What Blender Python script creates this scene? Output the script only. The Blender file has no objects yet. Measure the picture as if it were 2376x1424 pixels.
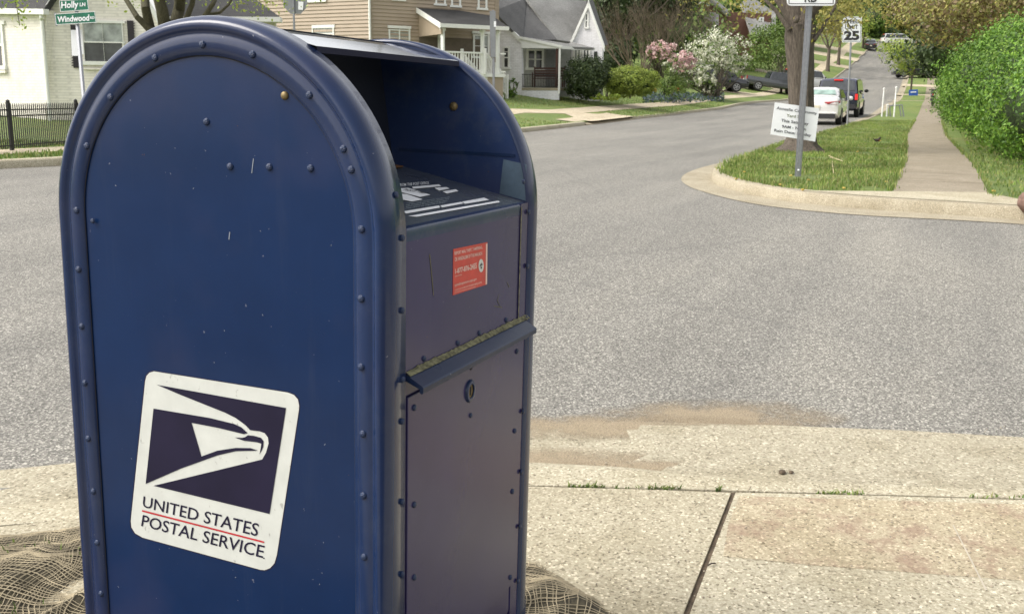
import bpy, bmesh, math, random
import numpy as np
from mathutils import Vector, Matrix, noise
random.seed(7); RNG=np.random.default_rng(7)
S=bpy.context.scene; COL=S.collection
# ------------------------------------------------------------------ camera numbers
YAW=0.39984866; PIT=0.20404652; ROL=math.radians(0.6); FPX=2300.0
CX,CY,CZ=-1.11421,-0.64822,1.19110
ZB=1.22                                   # height of the mailbox's own origin above the ground
def basis(rol):
    cp,sp=math.cos(PIT),math.sin(PIT); cy,sy=math.cos(YAW),math.sin(YAW)
    fw=Vector((cy*cp,sy*cp,-sp)); r0=Vector((sy,-cy,0)); u0=r0.cross(fw)
    c,s=math.cos(rol),math.sin(rol)
    return fw,r0*c+u0*s,u0*c-r0*s
CAM=Vector((CX,CY,CZ)); FW,RT,UP=basis(ROL); ROLB=0.027009511; FWB,RTB,UPB=basis(ROLB)
def ray(px,py): return FW+RT*((px-1188)/FPX)-UP*((py-712)/FPX)
def rayb(px,py): return FWB+RTB*((px-1188)/FPX)-UPB*((py-712)/FPX)
def side(px,py,v=0.0):
    d=rayb(px,py); return CAM+d*((v-CX)/d.x)
def front(px,py,u=0.0):
    d=rayb(px,py); return CAM+d*((u-CY)/d.y)
cy_,sy_=math.cos(YAW),math.sin(YAW)
def dl(x,y): return ((x-CX)*cy_+(y-CY)*sy_,(x-CX)*sy_-(y-CY)*cy_)
def xy(d,l): return (CX+d*cy_+l*sy_, CY+d*sy_-l*cy_)
def P3(px,py,d):
    r=ray(px,py); h=r.x*cy_+r.y*sy_; return CAM+r*(d/h)
def onZ(px,py,z):
    r=ray(px,py); return CAM+r*((z-CZ)/r.z)
PROF=[(-60,-.05),(4,-.05),(6,-.04),(9,.03),(12,.08),(15,.12),(25,.2),(33,.3),(38,.38),(44,.47),(53,.66),(60,.93),(66,1.19),(84,1.55),(95,2.2),(106,3.1),(115,4.0),(133,6.1),(161,9.8),(190,12.8),(230,14.2),(600,14.5)]
def prof(x):
    P=PROF; n=len(P)
    if x<=P[0][0]: return P[0][1]
    if x>=P[-1][0]: return P[-1][1]
    i=0
    while x>P[i+1][0]: i+=1
    def sl(k): return (P[k+1][1]-P[k][1])/(P[k+1][0]-P[k][0])
    def m(k):
        if k<=0 or k>=n-1: return 0.0
        a,b=sl(k-1),sl(k)
        return 0.0 if a*b<=0 else 2*a*b/(a+b)
    h=P[i+1][0]-P[i][0]; t=(x-P[i][0])/h; m0,m1=m(i)*h,m(i+1)*h; a,b=P[i][1],P[i+1][1]
    return a*(2*t**3-3*t*t+1)+m0*(t**3-2*t*t+t)+b*(3*t*t-2*t**3)+m1*(t**3-t*t)
def terr(x,y):
    d,l=dl(x,y); z=prof(d); s=(.445*d-14-l)*.9136
    if s>.6:
        k=min(max((d-22)/20,0),1); z+=k*k*(3-2*k)*.13*min(s-.6,10)
    return z
def at(px,py,off=0.0):
    r=ray(px,py); r=r/math.hypot(r.x,r.y); t=.5
    while t<700:
        p=CAM+r*t
        if p.z<terr(p.x,p.y)+off:
            a,b=t-max(.05,t*.01),t
            for _ in range(26):
                m=(a+b)/2; q=CAM+r*m
                if q.z<terr(q.x,q.y)+off: b=m
                else: a=m
            return CAM+r*b
        t+=max(.05,t*.01)
    raise RuntimeError('no hit %s'%((px,py),))
def tz(p,off=0.0): return Vector((p[0],p[1],terr(p[0],p[1])+off))
# ------------------------------------------------------------------ materials
def newmat(name):
    m=bpy.data.materials.new(name); m.use_nodes=True; nt=m.node_tree; b=nt.nodes['Principled BSDF']; return m,nt,b
def N(nt,t,**k):
    n=nt.nodes.new(t)
    for a,v in k.items():
        if a in n.inputs: n.inputs[a].default_value=v
        else: setattr(n,a,v)
    return n
def ramp(nt,fac,stops,interp='LINEAR'):
    r=nt.nodes.new('ShaderNodeValToRGB'); r.color_ramp.interpolation=interp
    e=r.color_ramp.elements
    while len(e)<len(stops): e.new(.5)
    for i,(p,c) in enumerate(stops):
        e[i].position=p; e[i].color=(*c,1) if len(c)==3 else c
    nt.links.new(fac,r.inputs[0]); return r.outputs[0]
def mixc(nt,fac,a,b,mode='MIX'):
    m=nt.nodes.new('ShaderNodeMix'); m.data_type='RGBA'; m.blend_type=mode
    for s,v in ((m.inputs[0],fac),(m.inputs[6],a),(m.inputs[7],b)):
        if hasattr(v,'is_linked') or isinstance(v,bpy.types.NodeSocket): nt.links.new(v,s)
        elif isinstance(v,(int,float)): s.default_value=v
        else: s.default_value=(*v,1)
    return m.outputs[2]
def tex(nt,kind='NOISE',scale=5,detail=3,rough=.5,vec=None,**k):
    if kind=='NOISE': n=N(nt,'ShaderNodeTexNoise',Scale=scale,Detail=detail,Roughness=rough)
    elif kind=='VOR': n=N(nt,'ShaderNodeTexVoronoi',Scale=scale)
    if vec is None: vec=coords(nt)
    nt.links.new(vec,n.inputs['Vector']); return n
def coords(nt):
    for n in nt.nodes:
        if n.bl_idname=='ShaderNodeTexCoord': return n.outputs['Object']
    return nt.nodes.new('ShaderNodeTexCoord').outputs['Object']
def mapping(nt,scale=(1,1,1),rot=(0,0,0)):
    m=nt.nodes.new('ShaderNodeMapping'); m.inputs['Scale'].default_value=scale; m.inputs['Rotation'].default_value=rot
    nt.links.new(coords(nt),m.inputs['Vector']); return m.outputs[0]
def bump(nt,b,h,dist=.01,strength=.5):
    n=N(nt,'ShaderNodeBump',Distance=dist,Strength=strength); nt.links.new(h,n.inputs['Height']); nt.links.new(n.outputs[0],b.inputs['Normal']); return n
def simple(name,c,rough=.6,metal=0.0,var=.15,scale=8,coat=0.0,bmp=0.0,spec=.5,emit=None):
    m,nt,b=newmat(name); b.inputs['Roughness'].default_value=rough; b.inputs['Metallic'].default_value=metal
    b.inputs['Specular IOR Level'].default_value=spec; b.inputs['Coat Weight'].default_value=coat
    t=tex(nt,scale=scale,detail=5,rough=.6)
    lo=tuple(x*(1-var) for x in c); hi=tuple(min(1,x*(1+var)) for x in c)
    nt.links.new(ramp(nt,t.outputs[0],[(.3,lo),(.7,hi)]),b.inputs['Base Color'])
    if bmp: bump(nt,b,t.outputs[0],bmp,.6)
    if emit: b.inputs['Emission Color'].default_value=(*emit[:3],1); b.inputs['Emission Strength'].default_value=emit[3]
    return m
M={}
def leafmat(name,cols,rough=.55,trans=.25):
    m,nt,b=newmat(name); b.inputs['Roughness'].default_value=rough
    g=nt.nodes.new('ShaderNodeNewGeometry')
    n=len(cols); c=ramp(nt,g.outputs['Random Per Island'],[(i/(n-1) if n>1 else 0,cc) for i,cc in enumerate(cols)])
    t=tex(nt,scale=1.3,detail=2); c2=mixc(nt,1.0,c,ramp(nt,t.outputs[0],[(.3,(.62,.62,.62)),(.7,(1.25,1.25,1.2))]),'MULTIPLY')
    nt.links.new(c2,b.inputs['Base Color'])
    tr=nt.nodes.new('ShaderNodeBsdfTranslucent'); nt.links.new(c2,tr.inputs[0])
    mx=nt.nodes.new('ShaderNodeMixShader'); mx.inputs[0].default_value=trans
    nt.links.new(b.outputs[0],mx.inputs[1]); nt.links.new(tr.outputs[0],mx.inputs[2])
    nt.links.new(mx.outputs[0],nt.nodes['Material Output'].inputs[0]); return m
def asphalt():
    m,nt,b=newmat('asphalt'); b.inputs['Roughness'].default_value=.85
    v=tex(nt,'VOR',scale=140); r=nt.nodes.new('ShaderNodeSeparateColor'); nt.links.new(v.outputs['Color'],r.inputs[0])
    stone=ramp(nt,r.outputs[0],[(0,(.085,.082,.075)),(.35,(.15,.146,.135)),(.65,(.215,.21,.195)),(.86,(.31,.302,.28)),(1,(.5,.485,.45))])
    n=tex(nt,scale=60,detail=6,rough=.75); c=mixc(nt,1.0,stone,ramp(nt,n.outputs[0],[(.3,(.6,.6,.6)),(.5,(1,1,1)),(.75,(1.35,1.35,1.33))]),'MULTIPLY')
    big=tex(nt,scale=.55,detail=4,rough=.6,vec=mapping(nt,(.35,1.2,1))); c=mixc(nt,1.0,c,ramp(nt,big.outputs[0],[(.3,(.85,.85,.85)),(.5,(1,1,1)),(.7,(1.15,1.14,1.12))]),'MULTIPLY')
    # broad colour drift and hairline cracks
    lane=tex(nt,scale=1.6,detail=4,rough=.55,vec=mapping(nt,(.05,1,1))); c=mixc(nt,1.0,c,ramp(nt,lane.outputs[0],[(.3,(.86,.855,.83)),(.55,(1.0,.99,.95)),(.75,(1.1,1.09,1.04))]),'MULTIPLY'); oil=tex(nt,scale=.9,detail=6,rough=.7,vec=mapping(nt,(.6,1,1))); c=mixc(nt,ramp(nt,oil.outputs[0],[(.62,(0,0,0)),(.76,(.3,)*3)]),c,(.06,.058,.055)); cr=tex(nt,'VOR',scale=.16,vec=mapping(nt,(1,1.6,1))); cr.feature='DISTANCE_TO_EDGE'
    w=tex(nt,scale=2.2,detail=5); mp=nt.nodes.new('ShaderNodeMapping'); nt.links.new(coords(nt),mp.inputs[0])
    mx=mixc(nt,.12,mp.outputs[0],w.outputs[1],'ADD'); nt.links.new(mx,cr.inputs['Vector'])
    c=mixc(nt,ramp(nt,cr.outputs[0],[(0,(.2,.2,.2)),(.003,(0,0,0))]),c,(.08,.08,.08))
    sd=tex(nt,scale=1.2,detail=5,rough=.65); ge=nt.nodes.new('ShaderNodeSeparateXYZ'); nt.links.new(coords(nt),ge.inputs[0])
    nt.links.new(c,b.inputs['Base Color'])
    bump(nt,b,n.outputs[0],.006,.5); return m
def sandy(name,near):
    m,nt,b=newmat(name); b.inputs['Roughness'].default_value=.95
    n=tex(nt,scale=170,detail=3,rough=.8)
    nt.links.new(ramp(nt,n.outputs[0],[(.3,(.16,.12,.075)),(.5,(.31,.25,.165)),(.72,(.5,.43,.32))]),b.inputs['Base Color'])
    a_=tex(nt,scale=6,detail=7,rough=.7); a=N(nt,'ShaderNodeMath',operation='MULTIPLY_ADD'); a.inputs[1].default_value=2.6; a.inputs[2].default_value=-.75; nt.links.new(a_.outputs[0],a.inputs[0]); tr=nt.nodes.new('ShaderNodeBsdfTransparent'); mx=nt.nodes.new('ShaderNodeMixShader')
    g=N(nt,'ShaderNodeAttribute'); g.attribute_name='fade'
    ad=N(nt,'ShaderNodeMath',operation='MULTIPLY'); nt.links.new(g.outputs['Fac'],ad.inputs[0]); 
    f=N(nt,'ShaderNodeTexNoise',Scale=260,Detail=2); nt.links.new(coords(nt),f.inputs['Vector'])
    s=N(nt,'ShaderNodeMath',operation='ADD'); nt.links.new(a.outputs[0],s.inputs[0]); nt.links.new(f.outputs[0],s.inputs[1])
    nt.links.new(s.outputs[0],ad.inputs[1])
    fac=ramp(nt,ad.outputs[0],[(.25,(0,0,0)),(.75,(.8,.8,.8))]); nt.links.new(fac,mx.inputs[0])
    nt.links.new(tr.outputs[0],mx.inputs[1]); nt.links.new(b.outputs[0],mx.inputs[2]); nt.links.new(mx.outputs[0],nt.nodes['Material Output'].inputs[0]); return m
def concrete(name,base,stain=False,stones=.6,scale=1.0):
    m,nt,b=newmat(name); b.inputs['Roughness'].default_value=.9
    v=tex(nt,'VOR',scale=150*scale); r=nt.nodes.new('ShaderNodeSeparateColor'); nt.links.new(v.outputs['Color'],r.inputs[0])
    dn=tex(nt,scale=9,detail=4); 
    c=mixc(nt,1.0,base,ramp(nt,r.outputs[0],[(0,(.42,.4,.36)),(.08,(.72,.7,.66)),(.22,(.95,.94,.92)),(.8,(1.04,1.04,1.03)),(.93,(1.3,1.3,1.33)),(1,(1.75,1.75,1.8))]),'MULTIPLY')
    n=tex(nt,scale=75*scale,detail=6,rough=.85); c=mixc(nt,1.0,c,ramp(nt,n.outputs[0],[(.3,(.4,.37,.32)),(.42,(.8,.78,.73)),(.58,(1.08,1.08,1.06)),(.75,(1.45,1.45,1.42))]),'MULTIPLY')
    big=tex(nt,scale=2.3,detail=6,rough=.65); c=mixc(nt,1.0,c,ramp(nt,big.outputs[0],[(.3,(.78,.76,.70)),(.55,(1,1,1)),(.75,(1.1,1.1,1.09))]),'MULTIPLY')
    if stain:
        s=tex(nt,scale=5.5,detail=10,rough=.8); c=mixc(nt,ramp(nt,s.outputs[0],[(.5,(0,0,0)),(.6,(.6,.6,.6)),(.72,(.85,.85,.85))]),c,(.25,.16,.115))
        s2=tex(nt,scale=2.1,detail=5,rough=.6,vec=mapping(nt,(1,1.3,1),(0,0,1.1))); c=mixc(nt,ramp(nt,s2.outputs[0],[(.58,(0,0,0)),(.7,(.6,.6,.6))]),c,(.42,.27,.12))
    nt.links.new(c,b.inputs['Base Color']); bump(nt,b,n.outputs[0],.006,.6); return m
def grassmat(name='lawn_grass',k=1.0):
    m,nt,b=newmat(name); b.inputs['Roughness'].default_value=.8
    n=tex(nt,scale=26,detail=8,rough=.8); big=tex(nt,scale=.8,detail=5,rough=.6)
    c=ramp(nt,n.outputs[0],[(.25,(.04*k,.075*k,.014*k)),(.42,(.11*k,.17*k,.035*k)),(.58,(.18*k,.25*k,.06*k)),(.78,(.30*k,.32*k,.12*k))])
    br_=tex(nt,scale=1.7,detail=6,rough=.7); c=mixc(nt,ramp(nt,br_.outputs[0],[(.52,(0,0,0)),(.68,(.55,)*3)]),c,(.26*k,.21*k,.11*k)); c=mixc(nt,1.0,c,ramp(nt,big.outputs[0],[(.3,(.72,.82,.7)),(.5,(1,1,1)),(.7,(1.3,1.12,1.0))]),'MULTIPLY')
    nt.links.new(c,b.inputs['Base Color']); bump(nt,b,n.outputs[0],.05,.9); return m
def bark(name,a,b_):
    m,nt,b=newmat(name); b.inputs['Roughness'].default_value=.9
    n=tex(nt,scale=7,detail=8,rough=.75,vec=mapping(nt,(5,5,.7)))
    nt.links.new(ramp(nt,n.outputs[0],[(.3,a),(.7,b_)]),b.inputs['Base Color']); bump(nt,b,n.outputs[0],.05,1.0); return m
def brickpaint(name,c):
    m,nt,b=newmat(name); b.inputs['Roughness'].default_value=.7
    br=nt.nodes.new('ShaderNodeTexBrick'); sp=nt.nodes.new('ShaderNodeSeparateXYZ'); nt.links.new(coords(nt),sp.inputs[0])
    cm=nt.nodes.new('ShaderNodeCombineXYZ'); ad=N(nt,'ShaderNodeMath',operation='ADD'); nt.links.new(sp.outputs[0],ad.inputs[0]); nt.links.new(sp.outputs[1],ad.inputs[1])
    nt.links.new(ad.outputs[0],cm.inputs[0]); nt.links.new(sp.outputs[2],cm.inputs[1]); nt.links.new(cm.outputs[0],br.inputs['Vector'])
    br.inputs['Scale'].default_value=1; br.inputs['Brick Width'].default_value=.22; br.inputs['Row Height'].default_value=.075; br.inputs['Mortar Size'].default_value=.012
    br.inputs['Color1'].default_value=(*c,1); br.inputs['Color2'].default_value=(*[x*.9 for x in c],1); br.inputs['Mortar'].default_value=(*[x*.82 for x in c],1)
    n=tex(nt,scale=3,detail=6,rough=.7); cc=mixc(nt,1.0,br.outputs[0],ramp(nt,n.outputs[0],[(.3,(.86,.86,.84)),(.6,(1.04,1.04,1.04))]),'MULTIPLY')
    nt.links.new(cc,b.inputs['Base Color']); bump(nt,b,br.outputs[0],.006,.6); return m
def shingle(name,c):
    m,nt,b=newmat(name); b.inputs['Roughness'].default_value=.95
    n=tex(nt,scale=9,detail=6,rough=.8,vec=mapping(nt,(1,1,4))); w=tex(nt,scale=1.1,detail=4)
    cc=ramp(nt,n.outputs[0],[(.3,tuple(x*.65 for x in c)),(.7,tuple(x*1.35 for x in c))]); cc=mixc(nt,1.0,cc,ramp(nt,w.outputs[0],[(.3,(.8,.8,.8)),(.7,(1.15,1.15,1.15))]),'MULTIPLY')
    nt.links.new(cc,b.inputs['Base Color']); bump(nt,b,n.outputs[0],.03,.8); return m
def bluepaint(name,c,rough=.24,scr=1.0,grime=.0,coat=.1,bs=.5,spec=.3):
    m,nt,b=newmat(name)
    n=tex(nt,scale=3.5,detail=5,rough=.6); cc=ramp(nt,n.outputs[0],[(.3,tuple(x*.86 for x in c)),(.7,tuple(x*1.14 for x in c))])
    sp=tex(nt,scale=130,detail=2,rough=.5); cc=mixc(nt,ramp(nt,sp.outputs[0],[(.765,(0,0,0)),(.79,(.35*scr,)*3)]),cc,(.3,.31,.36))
    st=tex(nt,scale=2.6,detail=4,rough=.55); cc=mixc(nt,ramp(nt,st.outputs[0],[(.48,(0,0,0)),(.72,(.42,)*3)]),cc,(.045,.04,.075)); ch=tex(nt,scale=55,detail=4,rough=.7); cc=mixc(nt,ramp(nt,ch.outputs[0],[(.735,(0,0,0)),(.745,(.8,)*3)]),cc,(.10,.055,.035)); ru=tex(nt,scale=26,detail=6,rough=.7,vec=mapping(nt,(1,1,.08))); cc=mixc(nt,ramp(nt,ru.outputs[0],[(.58,(0,0,0)),(.75,(.09,)*3)]),cc,(.07,.075,.09))  # st: lighter blotches put into the colour to imitate soft reflections; then chips, runs
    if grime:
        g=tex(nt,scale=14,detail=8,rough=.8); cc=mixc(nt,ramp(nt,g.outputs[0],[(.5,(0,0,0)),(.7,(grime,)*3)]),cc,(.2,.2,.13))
    nt.links.new(cc,b.inputs['Base Color'])
    rr=ramp(nt,st.outputs[0],[(.35,(rough,)*3),(.75,(rough+.07,)*3)]); nt.links.new(rr,b.inputs['Roughness'])
    b.inputs['Coat Weight'].default_value=coat; b.inputs['Coat Roughness'].default_value=.08; b.inputs['Specular IOR Level'].default_value=spec
    w=tex(nt,scale=3.2,detail=2,rough=.4); f=tex(nt,scale=320,detail=2)
    ad=N(nt,'ShaderNodeMath',operation='MULTIPLY_ADD'); ad.inputs[1].default_value=.02
    nt.links.new(f.outputs[0],ad.inputs[0]); nt.links.new(w.outputs[0],ad.inputs[2]); bump(nt,b,ad.outputs[0],.006,bs); return m
M['asphalt']=asphalt(); M['sand']=sandy('drifted_sand',1)
M['conc']=concrete('concrete_pale',(.46,.425,.33)); M['gutter']=concrete('concrete_gutter',(.39,.36,.28),scale=.85)
M['concstain']=concrete('concrete_stained',(.44,.385,.28),stain=True); M['concfar']=concrete('concrete_walk',(.36,.325,.25),scale=1.3); M['walk']=concrete('weathered_walk',(.285,.25,.195),scale=1.0); M['concbright']=concrete('concrete_bright',(.54,.475,.36),scale=.4)
M['grass']=grassmat(); M['dirt']=simple('dirt',(.10,.075,.05),.95,var=.5,scale=30,bmp=.02)
M['blue']=bluepaint('blue_paint',(.0045,.0185,.066),.2,1,0,.06,.6,.2); M['bluerim']=bluepaint('blue_paint_rim',(.0055,.0195,.068),.2,1.4,.04,.35,.4,.28); M['bluein']=bluepaint('blue_paint_inside',(.02,.042,.12),.4,.6,.15)  # rim: extra flecks and mottling in the colour stand in for flange reflections
M['bluefront']=bluepaint('blue_paint_front',(.028,.024,.084),.17,1.0,0,.08,.35,.35); M['blueedge']=bluepaint('blue_paint_worn',(.013,.03,.08),.22,1.5,.10)  # front: violet cast of the reflected pavement put into the paint colour
M['shelf']=bluepaint('shelf_worn_metal',(.10,.12,.14),.22,1.0,.25,.6)
M['ledge']=bluepaint('ledge_paint',(.006,.018,.052),.25,1.5,.08,0,.4,.2)
M['patch']=simple('faded_blue_patch',(.075,.115,.16),.5,var=.3,scale=20); M['hood']=bluepaint('hood_paint',(.03,.05,.10),.05,.3,0,1.0,.03,1.0)
M['brass']=simple('brass',(.20,.15,.07),.5,.6,.3,60); M['white']=simple('white_vinyl',(.55,.57,.54),.4,var=.08,scale=30)
M['navy']=simple('navy_vinyl',(.013,.011,.03),.6,var=.2,spec=.15); M['red']=simple('red_ink',(.42,.02,.03),.4); M['redst']=simple('red_sticker',(.52,.045,.03),.4,var=.15,scale=40)
M['cream']=simple('faded_print',(.72,.5,.44),.5); M['black']=simple('black_print',(.03,.03,.035),.5); M['moss']=simple('moss_grime',(.14,.135,.075),.95,var=.7,scale=120,bmp=.003)
M['rust']=simple('rust',(.2,.09,.03),.9,var=.5,scale=60); M['dark']=simple('dark_hole',(.01,.01,.012),.9)
M['steel']=simple('galvanised_steel',(.30,.31,.33),.42,.6,.12,25); M['signback']=simple('sign_back_metal',(.25,.26,.27),.5,.5,.1)
M['signgreen']=simple('sign_green',(.01,.15,.085),.45); M['signwhite']=simple('sign_white',(.86,.88,.9),.45,var=.03); M['olive']=simple('olive_ink',(.16,.18,.09),.5)
M['ink']=simple('faded_black_ink',(.07,.075,.085),.5); M['iron']=simple('black_iron',(.012,.012,.013),.4)
M['wbrick']=brickpaint('white_painted_brick',(.84,.80,.73)); M['wbrick2']=brickpaint('cool_white_brick',(.82,.82,.84)); M['rbrick']=brickpaint('red_brick',(.17,.08,.06))
M['siding']=simple('tan_siding',(.36,.29,.215),.6,var=.06,scale=2); M['trim']=simple('white_trim',(.75,.76,.72),.5,var=.04)
M['roofd']=shingle('dark_shingle',(.045,.045,.045)); M['roofg']=shingle('grey_shingle',(.25,.25,.24)); M['roofgd']=shingle('grey_shingle_shaded',(.13,.13,.13))  # last one: same grey shingle with the slope's shade put into its colour
def glassy(name,c,rough=.08):
    m,nt,b=newmat(name); b.inputs['Base Color'].default_value=(*c,1); b.inputs['Roughness'].default_value=rough; b.inputs['Coat Weight'].default_value=.6
    t=tex(nt,scale=4,detail=3); nt.links.new(ramp(nt,t.outputs[0],[(.3,tuple(x*.6 for x in c)),(.7,tuple(x*1.5 for x in c))]),b.inputs['Base Color']); return m
M['glass']=glassy('window_glass',(.05,.055,.055)); M['curtain']=glassy('glass_over_curtain',(.28,.31,.29)); M['carglass']=glassy('car_glass',(.03,.035,.04)); M['carglassg']=glassy('green_tinted_rear_glass',(.22,.32,.28))
M['bark']=bark('bark_grey_brown',(.03,.024,.018),(.20,.165,.13)); M['barkg']=bark('bark_mossy',(.035,.032,.018),(.13,.12,.065)); M['twig']=bark('bare_twigs',(.10,.075,.05),(.25,.20,.14))
M['whitecar']=simple('white_car_paint',(.7,.7,.69),.25,0,.02,coat=1); M['navycar']=simple('navy_car_paint',(.012,.015,.04),.2,0,.1,coat=1); M['greycar']=simple('grey_car_paint',(.07,.075,.085),.25,.3,.1,coat=1); M['blackcar']=simple('black_car_paint',(.015,.016,.02),.2,0,.1,coat=1)
M['tyre']=simple('tyre_rubber',(.02,.02,.02),.8); M['rim']=simple('wheel_rim',(.5,.5,.52),.3,.7); M['bumper']=simple('dark_bumper',(.02,.02,.022),.6)
M['tail']=simple('tail_lens',(.32,.01,.01),.2,coat=1); M['taillit']=simple('lit_tail_lens',(.45,.015,.015),.3,emit=(1,.03,.02,.25)); M['plate']=simple('number_plate',(.55,.52,.4),.5)
M['wood']=simple('weathered_wood',(.075,.035,.025),.7); M['porchdark']=simple('porch_inner_wall',(.13,.105,.075),.8); M['whitepost']=simple('white_post',(.75,.75,.74),.5)
M['rock']=simple('red_rock',(.16,.10,.08),.9,var=.4,scale=12,bmp=.03)
M['l_bright']=leafmat('leaf_bright',[(.08,.17,.02),(.14,.26,.03),(.21,.34,.05)]); M['l_green']=leafmat('leaf_green',[(.07,.13,.025),(.13,.21,.04),(.20,.28,.06)])
M['l_hedge']=leafmat('leaf_hedge',[(.03,.08,.01),(.09,.20,.02),(.16,.31,.035),(.24,.38,.06)]); M['l_dark']=leafmat('leaf_dark',[(.022,.042,.014),(.045,.075,.022),(.08,.11,.035)]); M['l_young']=leafmat('leaf_young',[(.20,.30,.04),(.30,.40,.06),(.40,.44,.09)])
M['l_yellow']=leafmat('leaf_yellow',[(.24,.22,.05),(.36,.32,.08),(.22,.25,.07)]); M['l_brown']=leafmat('leaf_brown',[(.13,.08,.045),(.20,.15,.07),(.34,.31,.09),(.19,.22,.06)])
M['l_pink']=leafmat('blossom_pink',[(.5,.3,.31),(.68,.46,.47),(.78,.64,.6)]); M['l_white']=leafmat('blossom_cream',[(.55,.57,.42),(.75,.76,.62),(.85,.85,.76)]); M['l_blue']=leafmat('flower_blue',[(.06,.10,.13),(.14,.17,.26),(.05,.11,.04),(.10,.16,.05)])
M['l_red']=leafmat('tulip_red',[(.45,.03,.02),(.55,.09,.03)]); M['l_gold']=leafmat('tulip_yellow',[(.6,.4,.06),(.65,.5,.15)]); M['l_bush']=leafmat('leaf_bush',[(.16,.23,.035),(.26,.34,.05),(.36,.42,.08)])
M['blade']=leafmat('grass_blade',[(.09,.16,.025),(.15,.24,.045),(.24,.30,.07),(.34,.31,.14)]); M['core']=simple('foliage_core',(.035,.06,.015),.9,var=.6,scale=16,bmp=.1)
M['jute']=simple('jute_thread',(.30,.255,.17),.95,var=.5,scale=14); M['birdm']=simple('bird_plumage',(.05,.035,.03),.8); M['birdr']=simple('bird_breast',(.3,.08,.02),.8); M['bluesign']=simple('blue_sign',(.03,.10,.42),.5)
M['straw']=simple('dry_straw',(.5,.42,.25),.8)
# ------------------------------------------------------------------ objects
def tag(o,label=None,cat=None,group=None,kind=None):
    if label: o['label']=label
    if cat: o['category']=cat
    if group: o['group']=group
    if kind: o['kind']=kind
    return o
def root(name,loc,label,cat,group=None):
    o=bpy.data.objects.new(name,None); o.location=Vector(loc); o.empty_display_size=.2; COL.objects.link(o); return tag(o,label,cat,group)
def abs_loc(o):
    return o.matrix_parent_inverse.translation if False else o.get('_w')
WL={}
def finish(name,me,mats,parent=None,smooth=False,origin=None):
    o=bpy.data.objects.new(name,me); COL.objects.link(o)
    for m in (mats if isinstance(mats,(list,tuple)) else [mats]): me.materials.append(M[m] if isinstance(m,str) else m)
    if smooth:
        me.polygons.foreach_set('use_smooth',[True]*len(me.polygons))
        try: me.set_sharp_from_angle(angle=math.radians(40))
        except Exception: pass
    if parent is not None:
        o.parent=parent
        if parent in WL: w=WL[parent]
        else: w=Vector(parent.location)
        WL[o]=w
        me.transform(Matrix.Translation(-w))
    elif origin is not None:
        w=Vector(origin); me.transform(Matrix.Translation(-w)); o.location=w; WL[o]=w
    else: WL[o]=Vector((0,0,0))
    return o
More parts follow.
